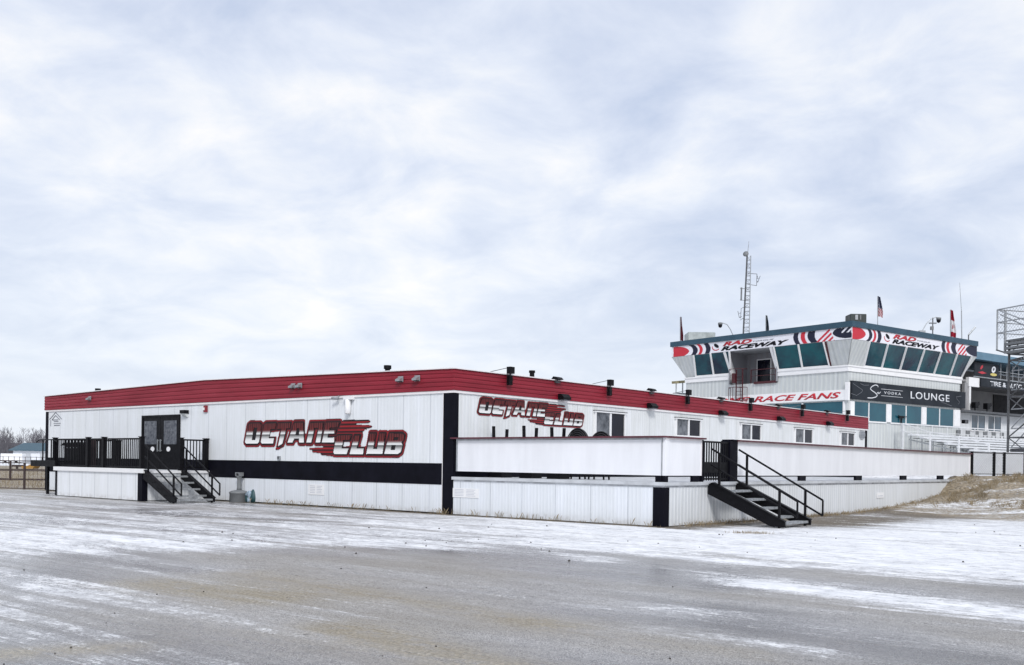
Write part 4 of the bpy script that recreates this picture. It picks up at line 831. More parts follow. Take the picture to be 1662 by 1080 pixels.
# welcome sign
sx0, sx1 = tl(1158, 660), tl(1374, 640); z0, z1 = 6.70, 7.47
r = thing('welcome_sign', 'long white board with red slanted lettering greeting race fans', 'sign', FT, ((sx0+sx1)/2, 0, z0)); pw = lambda u, v_, d_: Vector((u, -.16-d_, v_))
u_ = lambda px: hit(FT, 1, -.16, px, 645).x
sxl = u_(1082)
MB().box(sxl, sx1, -.16, -.0, z0, z1).build('board', WHT, r)
text(r, 'lettering', 'RACE FANS', pw, u_(1223), u_(1365), z0+.14, z1-.16, RINK, .35, .03, .006)
text(r, 'lettering', 'WELCOME', pw, u_(1100), u_(1218), z0+.14, z1-.16, RINK, .35, .03, .006)
MB().box(sx1, sx1+.3, -.2, -.02, z0-.02, z1+.55).build('end_post', WHT, r)
# lounge sign
y0, y1 = tr(1379, 632), tr(1563, 648); z0, z1 = 6.78, 8.15
r = thing('lounge_sign', 'charcoal lounge sign with white script over the teal windows', 'sign', FT, (0, (y0+y1)/2, z0)); pl = lambda u, v_, d_: Vector((.22+d_, u, v_)); us = lambda px: hit(FT, 0, .22, px, 640).y
MB().box(.02, .22, y0, y1, z0, z1).build('board', CHAR, r)
text(r, 'lettering', 'LOUNGE', pl, us(1478), us(1541), z0+.42, z0+1.0, WINK, 0, .01, .006, 1.15)
text(r, 'small_lettering', 'VODKA', pl, us(1435), us(1462), z0+.60, z0+.80, WINK, 0, 0, .006, 1.4)
def stroke(pts, wd, name, mt_, parent, x=.232):
    m = MB()
    for a, b_ in zip(pts, pts[1:]): m.beam((x, a[0], a[1]), (x, b_[0], b_[1]), .01, wd)
    return m.build(name, mt_, parent)
sc_ = [(1425, .98), (1424, 1.10), (1420, 1.12), (1415, 1.0), (1412, .82), (1415, .70), (1421, .55), (1424, .40), (1421, .26), (1415, .18), (1408, .16)]
stroke([(us(a), z0+b_*1.08) for a, b_ in sc_], .06, 'script_initial', WINK, r); stroke([(us(a), z0+b_) for a, b_ in ((1420, .60), (1422, .52), (1425, .68), (1426, .55), (1429, .72))], .05, 'script_initial', WINK, r)
for zz_ in (.44, .95): stroke([(us(1430), z0+zz_), (us(1465), z0+zz_)], .025, 'thin_rule', WINK, r)
for pts in (((1384, 1.15), (1390, 1.0), (1400, .72), (1398, .55), (1390, .28), (1381, .40)), ((1396, 1.2), (1402, 1.1), (1410, 1.15)), ((1560, 1.0), (1552, .9), (1553, .72), (1557, .5), (1556, .3)), ((1528, .35), (1536, .25), (1545, .1))):
    stroke([(us(a), z0+b_) for a, b_ in pts], .022, 'line_drawing', GINK, r)
# ladder with safety cage
lx = tl(1199, 640, -.5); lr = .35; r = thing('caged_ladder', 'rust red ladder with safety hoops climbing to the tower balcony', 'ladder', FT, (lx, -.4, TZ0)); xa_, xb_ = tl(1190, 640, -.3), tl(1208, 640, -.3)
for x in (xa_+.3, xb_-.2): MB().beam((x, -.3, TZ0), (x, -.3, 9.6), .09, .06).build('side_rail', MAROON, r)
m = MB()
for k in range(26): m.tube((xa_+.3, -.3, TZ0+.3+k*.3), (xb_-.2, -.3, TZ0+.3+k*.3), .02, n=6)
m.build('rungs', MAROON, r); m = MB(); xc = (xa_+xb_)/2; hr = (xb_-xa_)*.75
for z in (5.9, 7.0, 8.1, 9.6):
    pts = [(xc+hr*math.cos(a), -.3-.75*math.sin(a), z) for a in np.linspace(0, math.pi, 9)]; m.path(pts, .028, 6)
for a in np.linspace(0, math.pi, 5): m.tube((xc+hr*math.cos(a), -.3-.75*math.sin(a), 5.5), (xc+hr*math.cos(a), -.3-.75*math.sin(a), 8.1), .022, n=6)
m.build('cage', MAROON, r); MB().box(xa_+.1, xa_+.42, -.62, -.36, 8.5, 9.3).build('guard_plate', MAROON, r)
# roof equipment
def onroof(px, Yd): return P(px, 545, Yd)
a0 = P(1135.5, 553, 93); r = thing('rooftop_unit', 'weathered grey air handling unit on the low end of the tower roof', 'air conditioner', FW, (a0.x, a0.y, 12.3)); z0 = P(1135, 541.5, 93).z
MB().box(a0.x-1.25, a0.x+1.25, a0.y-1, a0.y+1, 12.3, z0).build('casing', mat('zinc', (.40, .44, .44), .5, .3, .35, 1.5), r, bevel=.05); m = MB()
for k in range(4): m.box(a0.x-.9, a0.x+1.0, a0.y-1.03, a0.y-1.0, 12.55+k*.13, 12.6+k*.13)
m.build('louvres', LGREY, r)
a0 = P(1389, 520, 77.2); r = thing('roof_vent_box', 'black box vent standing over the near corner of the tower roof', 'vent', FW, (a0.x, a0.y, 12.3)); zt_ = P(1389, 511.5, 77.2).z
MB().box(a0.x-.62, a0.x+.62, a0.y-.6, a0.y+.6, 12.3, zt_).build('body', mat('dull_black', (.03, .04, .04), .5), r, bevel=.04); MB().box(a0.x-.25, a0.x-.05, a0.y-.63, a0.y-.6, zt_-.45, zt_-.08).build('panel', LGREY, r); MB().box(a0.x+.1, a0.x+.2, a0.y-.63, a0.y-.6, zt_-.45, zt_-.08).build('panel', GREY, r)
# lattice mast
Yd = 86; c0 = P(1212.5, 545, Yd); zb_ = 12.2; zt_ = P(1213, 416, Yd).z; r = thing('radio_mast', 'tall lattice radio mast with dish rising from the tower roof', 'mast', FW, (c0.x, c0.y, zb_))
def leg3(z, i): k = (z-zb_)/(zt_-zb_); w_ = .55-.22*k; a = i*2*math.pi/3+2.9; return Vector((c0.x+.12*k+w_*.62*math.cos(a), c0.y+w_*.62*math.sin(a), z))
for i in range(3): MB().tube(leg3(zb_, i), leg3(zt_, i), .04 if i else .07).build('leg', DSTEEL if not i else LGREY, r)
m = MB(); nz = 22
for k in range(nz):
    z = zb_+(zt_-zb_)*k/nz; z2 = zb_+(zt_-zb_)*(k+1)/nz
    for i in range(3):
        m.tube(leg3(z, i), leg3(z, (i+1) % 3), .017, n=5)
        if k % 2: m.tube(leg3(z, i), leg3(z2, (i+1) % 3), .012, n=5)
m.build('lattice', LGREY, r)
tp = P(1215.5, 392, Yd); MB().tube(leg3(zt_-.5, 0), tp, .035, .02).build('whip', LGREY, r)
dp = P(1210.5, 412.5, Yd); ds = MB(); ds.lathe((0, 0, 0), [(.02, -.12), (.15, -.10), (.24, 0), (.24, .03), (.03, .05)], 18); ds.v = [tuple(Vector(dp)+Matrix.Rotation(R(75), 3, 'X') @ Matrix.Rotation(R(-25), 3, 'Y') @ Vector(q_)) for q_ in ds.v]; ds.build('dish', GREY, r, smooth=True)
def brk(pts, name='antenna_bracket', rad=.022):
    m = MB()
    for ln in pts: m.path([P(x, y, Yd) for x, y in ln], rad, 6)
    m.build(name, DSTEEL, r)
brk([[(1214, 444), (1228.5, 445), (1228, 464), (1213, 461.5)], [(1228.5, 447), (1230, 451)], [(1234, 448), (1229.5, 459)], [(1228.5, 452), (1232, 453)], [(1228.5, 457), (1231, 458)]])
brk([[(1216, 470), (1201, 468)], [(1218, 489), (1201, 487)]]); MB().tube(P(1203.5, 467, Yd), P(1203, 488, Yd), .07).build('antenna', GREY, r)
brk([[(1212, 497), (1203, 501), (1202, 517)], [(1203, 508), (1199.5, 509)], [(1197.5, 505), (1200, 516), (1204, 514)], [(1201, 520), (1209, 515)]])
# flags
def flag(px, ytop, ybot, Yd, label, cols, wpx, drop, pole=True, poletop=None):
    a, b_ = P(px, poletop or ytop-1, Yd), P(px, ybot, Yd); r = thing('flag', label, 'flag', FW, (b_.x, b_.y, b_.z-.3), 'flags on the tower roof')
    MB().tube((b_.x, b_.y, b_.z-.3), a, .035).build('pole', LGREY, r)
    H = (ybot-ytop)*Yd/F*drop; W_ = wpx*Yd/F; n_, k_ = 10, 24
    def fn(U, V): return cols((U)/W_, V/H)
    def plane(u, v_, d_):
        s = u/W_; h_ = v_/H; return Vector((a.x+.02+u*(.25+.75*min(1, 1.25-h_)), a.y+.10*math.sin(s*9+h_*3), a.z-H+v_-.25*u*s))
    painted('cloth', r, plane, fn, 0, W_, 0, H, max(.03, H/40), 0, PAINT); return r
def c_us(u, v): 
    c = np.empty(u.shape+(3,)); c[:] = (.65, .65, .68); c[(np.floor((u*.5+v*1.0)*13) % 2) == 0] = (.40, .02, .03); c[(v > .42)] = (.03, .04, .09); c[(v > .42) & (np.sin(u*26)*np.sin(v*40) > .6)] = (.5, .5, .55); return c, np.ones(u.shape, bool)
def c_ca(u, v):
    c = np.empty(u.shape+(3,)); c[:] = (.72, .72, .74); c[v > .62] = (.32, .01, .03); c[v < .18] = (.32, .01, .03); c[(np.hypot((u-.5)*1.0, (v-.38)*2.4) < .22)] = (.32, .01, .03); return c, np.ones(u.shape, bool)
def c_dk(u, v): c = np.empty(u.shape+(3,)); c[:] = (.02, .03, .045); return c, np.ones(u.shape, bool)
def c_dr(u, v): c = np.empty(u.shape+(3,)); c[:] = (.12, .02, .03); c[(v > .6)] = (.25, .16, .18); c[v < .3] = (.10, .01, .02); return c, np.ones(u.shape, bool)
flag(1424.5, 482, 523, 84, 'striped red, white and blue flag hanging limp over the near corner', c_us, 8, .80)
flag(1542.5, 504, 550, 88, 'red and white flag with a leaf near the roof end by the whip aerial', c_ca, 8, .95)
flag(1243, 513, 541, 90, 'dark furled flag standing beside the radio mast', c_dk, 4.5, .95)
flag(1104, 516, 556, 92, 'thin dark red furled flag at the low end of the roof', c_dr, 4, .95)
# dome cameras on goosenecks
def goose(pts, head, Yd, label):
    b_ = P(*pts[0], Yd); r = thing('dome_camera', label, 'camera', FW, (b_.x, b_.y, b_.z-.5), 'roof cameras on curved arms'); m = MB(); m.path([(b_.x, b_.y, b_.z-.5)]+[P(x, y, Yd) for x, y in pts], .035, 8); m.build('arm', LGREY, r)
    h = P(*head, Yd); MB().lathe(h, [(.02, .30), (.20, .26), (.20, .10), (.10, .05)], 14).build('shroud', GREY, r, smooth=True); MB().lathe(h, [(.05, -.18), (.15, -.10), (.18, .04), (.17, .10)], 14).build('dome', KINK, r, smooth=True)
    MB().box(b_.x-.3, b_.x+.2, b_.y-.2, b_.y+.2, 12.25, b_.z).build('mount', LGREY, r)
goose([(1190, 545), (1185.5, 535), (1180, 527), (1173, 524.5), (1169, 525)], (1169, 529), 88, 'black dome camera on a curved arm between the air unit and mast')
goose([(1497, 537), (1504, 525), (1511, 518), (1519, 515), (1523, 516)], (1523.5, 521), 86, 'black dome camera on a curved arm left of the red and white flag')
b_ = P(1514, 540, 86); r = thing('camera_pole', 'short pole carrying small grey instruments beside the dome camera', 'instrument pole', FW, (b_.x, b_.y, 12.2)); MB().tube((b_.x, b_.y, 12.2), P(1514, 516, 86), .05).build('pole', DSTEEL, r); m = MB(); q_ = P(1514, 525, 86); m.box(q_.x-.3, q_.x+.3, q_.y-.1, q_.y+.1, q_.z-.03, q_.z+.05); q_ = P(1512.5, 533, 86); m.box(q_.x-.12, q_.x+.12, q_.y-.1, q_.y+.1, q_.z-.15, q_.z+.15); m.build('instruments', GREY, r)
b_ = P(1561.5, 550, 88); r = thing('whip_aerial', 'very thin tall whip aerial beside the red and white flag', 'aerial', FW, (b_.x, b_.y, 12.2)); MB().tube((b_.x, b_.y, 12.2), P(1560.5, 505, 88), .045).build('base', LGREY, r); MB().tube(P(1560.5, 505, 88), P(1557.5, 459, 88), .03, .015).build('whip', LGREY, r)
b_ = P(1572, 551, 87); r = thing('bent_antenna', 'short bent white antenna at the far roof corner', 'antenna', FW, (b_.x, b_.y, 12.2)); MB().path([(b_.x, b_.y, 12.2), P(1572, 544, 87)], .05).build('stem', DSTEEL, r); MB().tube(P(1572, 544, 87), P(1583, 531, 87), .075).build('rod', LGREY, r)
# small platform past the ladder side of the tower
r = thing('service_platform', 'little steel platform with yellowish top at the low end of the tower', 'platform', FW, P(1105, 640, 89.5)); a, b_ = P(1096, 621, 89.5), P(1113, 619.5, 90.5)
MB().beam(a, b_, .8, .22).build('deck', mat('yellowed_steel', (.42, .36, .20), .6, var=.5), r); m = MB()
for px in (1097.5, 1108): q_ = P(px, 622, 89.5); m.beam((q_.x, q_.y, q_.z), (q_.x, q_.y, 6.0), .1, .1)
m.build('legs', LGREY, r); MB().beam(P(1096, 639, 89.5), P(1113, 640, 90.5), .5, .15).build('lower_step', LGREY, r)
# ================================================================== HOSPITALITY BUILDING BEYOND THE TOWER
suite = thing('hospitality_building', 'low suite building with pale blue roof behind the steel stand', 'building', FT, (-2, TD+2, TZ0))
xs_ = -1.0; yr = lambda px, py, x=xs_: hit(FT, 0, x, px, py).y
ya, yb = TD+.3, TD+26
m = MB(); m.box(xs_-10, xs_, ya, yb, TZ0, 6.55); m.build('wall', mat('white_stucco', (.66, .68, .70), .6, var=.1), suite)
m = MB(); m.box(xs_-5, xs_-4.8, ya, yb, 6.75, 11.1); m.build('wall', TGREY, suite)
MB().box(xs_-4.8, xs_-4.7, yr(1613, 650, xs_-4.7), yb-.3, 6.9, 9.1).build('painted_opening', SHADOWW, suite)  # solid dark panel; the shade inside the terrace is put into its colour
m = MB(); m.box(xs_-10, xs_+.9, ya-.1, yb, 6.55, 6.72); m.build('terrace_roof', DSTEEL, suite)
m = MB(); m.prism([(xs_+.5, 11.25), (xs_+.5, 11.9), (xs_-5, 12.3), (xs_-10, 11.9), (xs_-10, 11.2)], 1, ya, yb); m.build('roof', BLUE2, suite)
for px, w_, mt_ in ((1575.5, .28, WHT), (1569, .5, TGREY)):
    y = yr(px, 640); MB().box(xs_-.3, xs_-.05, y-w_/2, y+w_/2, 6.72, 9.2).build('column', mt_, suite)
MB().box(xs_-.3, xs_-.02, yr(1573, 620), yr(1590, 620), 8.9, 9.7).build('lintel', WHT, suite)
m = MB(); m.box(xs_-5, xs_-.3, ya, yb, 9.3, 9.5); m.build('upper_floor', TGREY, suite)
y0, y1, z0, z1 = yr(1590.5, 618), yr(1690, 628), 8.98, 9.68
r = thing('tyre_shop_sign', 'dark sponsor sign with white capitals below the balcony', 'sign', FT, (xs_, y0, z0)); MB().box(xs_, xs_+.12, y0, y1, z0, z1).build('board', CHAR, r); px_ = lambda u, v_, d_: Vector((xs_+.12+d_, u, v_))
text(r, 'lettering', 'TIRE & AUTO', px_, yr(1605, 620), yr(1657, 625), z0+.13, z1-.14, WINK, 0, .02, .006)
y0, y1, z0, z1 = yr(1580.5, 600), yr(1620, 604), 9.85, 11.05
r = thing('sponsor_banner', 'dark banner with a red mark and a yellow mark tied to the balcony rail', 'banner', FT, (xs_, y0, z0)); MB().box(xs_+.02, xs_+.06, y0, y1, z0, z1).build('cloth', CHAR, r)
def blob(cy, cz, ry, rz_, mt_, name, n=10, sk=.3): MB().prism([(cy+ry*math.cos(a)+sk*rz_*math.sin(a), cz+rz_*math.sin(a)) for a in np.linspace(0, 2*math.pi, n+1)[:-1]], 0, xs_+.062, xs_+.075).build(name, mt_, r)
blob(yr(1593, 600), z0+.35, .75, .12, RINK, 'red_mark', 4); blob(yr(1592, 600), z0+.82, .2, .22, RINK, 'red_mark', 5, .8); blob(yr(1611.5, 600), z0+.30, .6, .13, mat('yellow_ink', (.6, .5, .15), .5), 'yellow_mark'); blob(yr(1611.5, 600), z0+.75, .35, .30, WINK, 'white_mark'); blob(yr(1611.5, 600), z0+.78, .15, .15, KINK, 'black_mark')
m = MB()
for k in range(9): y = yr(1624, 600)+k*1.1; m.beam((xs_, y, 9.7), (xs_, y, 11.2), .07, .07)
m.beam((xs_, yr(1580, 600), 9.8), (xs_, yb, 9.8), .08, .08); m.beam((xs_, yr(1620, 600), 10.5), (xs_, yb, 10.5), .05, .05); m.build('balcony_rail', LGREY, suite)
ws = [yr(x, 680) for x in (1575.5, 1586.5, 1598.5)], [yr(x, 680) for x in (1602.5, 1613, 1624.5)]
for w3 in ws:
    m = MB()
    for y in w3: m.box(xs_, xs_+.06, y-.05, y+.05, 5.1, 6.4)
    m.box(xs_, xs_+.06, w3[0], w3[-1], 5.0, 5.1); f = m.build('window', WHT, suite)
    for i in range(2): MB().box(xs_, xs_+.03, w3[i]+.05, w3[i+1]-.05, 5.1, 6.4).build('pane', glass('grey_blue_pane', (.07, .11, .15), .1), f)
# dark shapes stored on the terrace
for px, lb in ((1583.5, 'black folded spotlight pair on the terrace roof'), (1603, 'small black spotlight on the terrace roof further along')):
    q_ = hit(FT, 0, xs_+.3, px, 660); r = thing('terrace_spotlight', lb, 'spotlight', FT, (q_.x, q_.y, 6.72)); MB().box(q_.x-.2, q_.x+.2, q_.y-.4, q_.y+.1, 7.0, 7.5).build('head', BLK2, r); m = MB(); m.beam((q_.x, q_.y-.1, 6.72), (q_.x, q_.y-.1, 7.1), .07, .07); m.beam((q_.x, q_.y-.1, 7.1), (q_.x, q_.y+.6, 7.45), .12, .25); m.build('stand', BLK2, r)
q_ = hit(FT, 0, .1, 1565, 685); r = thing('wall_speaker', 'small black speaker on the white wall below the lounge sign', 'speaker', FT, q_); MB().box(.02, .3, q_.y-.3, q_.y+.3, q_.z-.14, q_.z+.16).build('body', BLK2, r); MB().box(.3, .33, q_.y-.25, q_.y+.1, q_.z-.1, q_.z+.12).build('grille', DSTEEL, r)
q_ = hit(FT, 0, .05, 1461, 678); r = thing('bar_stool_silhouette', 'dark spidery light fitting in front of the second pair of lounge windows', 'light fitting', FT, q_); m = MB(); m.box(.12, .2, q_.y-.35, q_.y+.35, q_.z-.05, q_.z+.12); m.build('head', BLK2, r); m = MB(); m.beam((.15, q_.y, q_.z-.5), (.15, q_.y, q_.z), .08, .08); m.beam((.15, q_.y-.45, q_.z+.14), (.15, q_.y+.1, q_.z+.05), .05, .05); m.beam((.15, q_.y+.8, q_.z+.1), (.15, q_.y+.1, q_.z+.05), .05, .05); m.build('stand', BLK2, r)
# ================================================================== BLEACHERS
YB0 = 5.8
bl = thing('bleachers', 'aluminium bleachers with white rails in front of the tower', 'bleachers', FT, (4, YB0, TZ0)); ALU = mat('frosted_aluminium', (.80, .82, .85), .45, .1, .12, 3); nr = 8
def bx_(i): return 1.3+.92*i
def bz_(i): return 4.25-.24*i
for i in range(nr):
    x, z = bx_(i), bz_(i); yend = TD+16
    yy = YB0+.2+i*.12
    MB().box(x, x+.34, yy, yend, z-.06, z+.08).build('seat_plank', ALU, bl)
    MB().box(x+.42, x+.80, yy, yend, z-.30, z-.26).build('foot_plank', DSTEEL, bl)
m = MB()
for k in range(9):
    y = YB0+.4+k*2.9
    for i in range(nr): m.beam((bx_(i)+.15, y, TZ0), (bx_(i)+.15, y, bz_(i)), .07, .07)
    m.beam((bx_(0), y, bz_(0)-.35), (bx_(nr-1)+.8, y, bz_(nr-1)-.35), .06, .1)
m.build('support_frame', LGREY, bl)
WR_ = mat('white_rail', (.74, .75, .77), .45, .1, .1, 4)
ptp = []
for px, yt_, yb_ in ((1466, 687, 726), (1510, 701, 731), (1556.5, 708, 735), (1605, 721, 737)):
    q_ = hit(FT, 1, YB0, px, yt_); q2 = hit(FT, 1, YB0, px, yb_); MB().beam((q_.x, YB0, TZ0), (q_.x, YB0, q_.z), .13, .10).build('rail_post', WR_, bl); ptp.append(q_)
m = MB(); m.path([tuple(q_-Vector((0, 0, .05))) for q_ in ptp], .035); m.path([tuple(q_-Vector((0, 0, .6))) for q_ in ptp], .028); m.build('end_rail', WR_, bl)
m = MB(); m.beam((.9, YB0-.2, 5.1), (.9, TD+16, 5.1), .06, .07); m.beam((.9, YB0-.2, 4.55), (.9, TD+16, 4.55), .04, .04)
for k in range(12): m.beam((.9, YB0+k*2.2, TZ0), (.9, YB0+k*2.2, 5.1), .05, .05)
m.build('back_rail', WR_, bl)
# grey chairs folded on the upper walkway
for k in range(6):
    y = yr(1566, 700, .6)+k*1.45; lbl = ['nearest grey folding chair on the walkway under the grey-blue windows', 'second grey folding chair on the walkway', 'third grey folding chair on the walkway', 'fourth grey folding chair on the walkway', 'fifth grey folding chair on the walkway', 'farthest grey folding chair on the walkway'][k]
    r = thing('folding_chair', lbl, 'chair', FT, (.4, y, 3.95), 'grey folding chairs in a row on the walkway'); MB().box(.1, .55, y-.28, y+.28, 4.35, 4.42).build('seat', GREY, r); MB().box(.05, .12, y-.28, y+.28, 4.62, 4.95).build('backrest', GREY, r)
    m = MB()
    for s_ in (-.3, .3): m.beam((.1, y+s_, 3.95), (.08, y+s_, 4.95), .05, .05); m.beam((.55, y+s_, 3.95), (.4, y+s_, 4.4), .05, .05)
    m.build('frame', GREY, r)
MB_ = MB().box(-.9, .9, TD+.2, TD+16, 3.75, 3.93).build('walkway', TGREY, bl)
# ================================================================== CHAIN-LINK FENCE AT THE DECK END
fz = 1.28; r = thing('chain_link_fence', 'chain link fence panels with dark posts at the top of the bank', 'fence', FW, P(1600, 772, 47))
pa = P(1577, 772, 47.2); pts = [(1577, 47.0), (1613, 47.6), (1629.5, 47.9), (1662, 48.4), (1740, 49.4)]
W3 = [Vector((P(px, 772, y).x, y, zg(P(px, 772, y).x, y))) for px, y in pts]; zt_ = 2.42
for i, q_ in enumerate(W3): MB().tube((q_.x, q_.y, q_.z-.1), (q_.x, q_.y, zt_+.05), .07 if i in (0, 1, 2) else .04, n=10).build('post', BLK2 if i < 3 else DSTEEL, r)
m = MB()
for a, b_ in zip(W3, W3[1:]): m.tube((a.x, a.y, zt_), (b_.x, b_.y, zt_), .03); m.tube((a.x, a.y, 1.42), (b_.x, b_.y, 1.42), .02)
m.build('rail', DSTEEL, r); m = MB()
for a, b_ in zip(W3, W3[1:]):
    L_ = (b_-a).length; n_ = int(L_/.13); H = zt_-1.4
    for k in range(-8, n_+1):
        for sg in (1, -1):
            s0, s1 = k*.13, k*.13+H; z0_, z1_ = 1.4, zt_
            if s0 < 0: z0_ += -s0; s0 = 0
            if s1 > L_: z1_ -= (s1-L_); s1 = L_
            if s1 <= s0: continue
            u0_, u1_ = (s0/L_, s1/L_) if sg > 0 else (1-s0/L_, 1-s1/L_)
            m.tube(a.lerp(b_, u0_)+Vector((0, 0, z0_-a.lerp(b_, u0_).z)), a.lerp(b_, u1_)+Vector((0, 0, z1_-a.lerp(b_, u1_).z)), .007, n=3)
m.build('mesh', LGREY, r)
# white boards standing behind the fence
q0_, q1_ = P(1575, 760, 50.5), P(1760, 760, 53); r = tag(MB().beam((q0_.x, q0_.y, 1.95), (q1_.x, q1_.y, 1.95), .06, 1.15).build('board_wall', mat('pale_boards', (.62, .64, .68), .5, var=.12, scale=1), base=(q0_.x, q0_.y, 1.3)), 'long pale board wall behind the chain link fence', 'wall')
# ================================================================== STEEL STAND AT THE FRAME EDGE
c0 = P(1617.5, 600, 55); FS = frame(c0.x, c0.y, math.atan2(-.956, .293)); g1 = 1.3
sc = thing('steel_stand', 'tall scaffold viewing stand with mesh cage and planked platform', 'scaffold', FS, (0, 0, g1))
def hz_(px, py, x=0, y=0):
    p3 = FS @ Vector((x, y, 0)); return P(px, py, p3.y).z
zt_ = hz_(1618, 503); zp = hz_(1618, 552); zm = hz_(1618, 568); zq = hz_(1633, 585)
LX, LY = 7.5, 3.6
for y in (0, .55): MB().tube((0, y, zm if y == 0 else zp-.6), (0, y, zt_), .045 if y == 0 else .07).build('cage_post', LGREY, sc)
for x in (2.5, 5, LX): MB().tube((x, 0, zp-.4), (x, 0, zt_), .045).build('cage_post', LGREY, sc)
m = MB()
for z in (zt_, hz_(1617, 524), hz_(1616.5, 541)): m.tube((0, 0, z), (LX, 0, z), .035); m.tube((0, 0, z), (0, LY, z), .03)
m.tube((0, 0, zt_), (2.8, 0, hz_(1618, 503)-1.2), .035); m.tube((0, .2, zt_-.25), (2.8, .2, zt_-1.6), .035)
m.build('cage_rail', LGREY, sc)
m = MB(); H = zt_-zp
for k in range(-8, int(LX/.22)):
    for sg in (1, -1):
        s0, s1 = k*.22, k*.22+H; za, zb2 = zp, zt_
        if s0 < 0: za += -s0; s0 = 0
        if s1 > LX: zb2 -= s1-LX; s1 = LX
        if s1 > s0:
            xa2, xb2 = (s0, s1) if sg > 0 else (LX-s0, LX-s1); m.tube((xa2, .02, za), (xb2, .02, zb2), .007, n=3)
m.build('cage_mesh', LGREY, sc)
m = MB()
for k in range(5): m.box(.25, LX, .35+k*.6, .8+k*.6, zp-.12-.0, zp-.02)
m.build('platform', GREY, sc); m = MB()
for k in range(3): m.box(.4, LX, .1, .5, zp-.35-k*.22, zp-.22-k*.22)
m.build('plank_stack', GREY, sc)
m = MB(); m.beam((-.05, 0, zm), (.5, .3, zm-.25), .08, .08); m.build('outrigger', DSTEEL, sc)
for x, y in ((.3, .55), (LX, .55), (.3, LY), (LX, LY), (3.8, .55), (3.8, LY)): MB().tube((x, y, g1-.2), (x, y, zp-.1), .065 if y < 1 else .06).build('leg', DSTEEL, sc)
m = MB(); lv = [g1, 3.4, 5.6, 7.6, zp-.8]
for a, b_ in zip(lv, lv[1:]):
    m.tube((.3, .55, a), (3.8, .55, b_), .035); m.tube((3.8, .55, a), (.3, .55, b_), .03); m.tube((.3, .55, a), (.3, LY, b_), .03); m.tube((.3, LY, a), (3.8, LY, b_), .03)
for z in lv[1:]: m.tube((.3, .55, z), (LX, .55, z), .035); m.tube((.3, .55, z), (.3, LY, z), .03); m.tube((.3, LY, z), (LX, LY, z), .03)
m.build('cross_brace', DSTEEL, sc)
for x in (1.5, 2.6): MB().tube((x, .75, g1-.2), (x, .75, zp-.3), .045).build('leg', LGREY, sc)
m = MB()
for k in range(7):
    z = g1+.5+k*1.05; m.tube((.3, .75, z), (2.6, .75, z), .03); m.tube((.3, .75, z), (1.5, .75, z+1.0), .028); m.tube((2.6, .75, z), (1.5, .75, z+1.0), .028)
m.build('ledger', LGREY, sc)
MB().box(.2, LX, .8, LY, 2.62, 2.80).build('lower_deck', DSTEEL, sc)
# ================================================================== FAR FIELD ON THE OTHER SIDE
def farpost(px, py_top, Yd): q_ = P(px, py_top, Yd); return Vector((q_.x, q_.y, zg(q_.x, q_.y))), q_.z
RUST = mat('rusty_pipe', (.06, .04, .04), .7, .2, .4, 5)
pf = [(-160, 49.5), (-60, 49.2), (40, 49.0), (110, 49)]; r = thing('pipe_fence', 'nearer rusty pipe fence with a heavy post beside the clubhouse', 'fence', FW, P(0, 795, 49)); bs = []
for px, Yd in pf: g_, zt2 = farpost(px, 751, Yd); zt2 = P(40, 751.5, 49).z; bs.append((g_, zt2)); MB().tube((g_.x, g_.y, -.1), (g_.x, g_.y, zt2), .06).build('post', RUST, r)
m = MB()
for (a, z1_), (b_, z2_) in zip(bs, bs[1:]):
    for k in (.02, .34, .68, .97): m.tube((a.x, a.y, z1_*k+.03), (b_.x, b_.y, z2_*k+.03), .02)
    for k in range(1, 10): q_ = a.lerp(b_, k/10); m.tube((q_.x, q_.y, .05), (q_.x, q_.y, z1_), .006, n=4)
m.build('rails', RUST, r)
r = thing('pipe_fence', 'farther thin pipe fence running across the brown field', 'fence', FW, P(0, 780, 67)); bs = []
for px in (-120, -50, 17, 84, 150): q_ = P(px, 747.5, 67); bs.append(Vector((q_.x, 67, P(17, 747.5, 67).z))); MB().tube((q_.x, 67, -.1), (q_.x, 67, bs[-1].z), .075).build('post', RUST, r)
m = MB()
for a, b_ in zip(bs, bs[1:]):
    for k in (.98, .55, .08): m.tube((a.x, 67, a.z*k), (b_.x, 67, b_.z*k), .035)
m.build('rails', RUST, r)
# orange plough blade in the field
q_ = P(50, 762, 130); gz = zg(q_.x, q_.y); ORG = mat('orange_paint', (.40, .22, .05), .5, var=.3, scale=2); r = thing('orange_implement', 'orange and brown farm implement lying in the field beyond the fences', 'farm machine', FW, (q_.x, q_.y, gz))
MB().prism([(q_.x-.7, gz+.05), (q_.x+.6, gz+.05), (q_.x+1.0, gz+.6), (q_.x+.5, gz+.72), (q_.x-.1, gz+.4), (q_.x-.9, gz+.35)], 1, q_.y-.8, q_.y+.8).build('hull', ORG, r); m = MB(); m.beam((q_.x-2.4, q_.y, gz+.4), (q_.x-.8, q_.y, gz+.4), .3, .25); m.beam((q_.x-1.8, q_.y, gz), (q_.x-1.8, q_.y, gz+.4), .2, .2); m.build('drawbar', RUST, r)
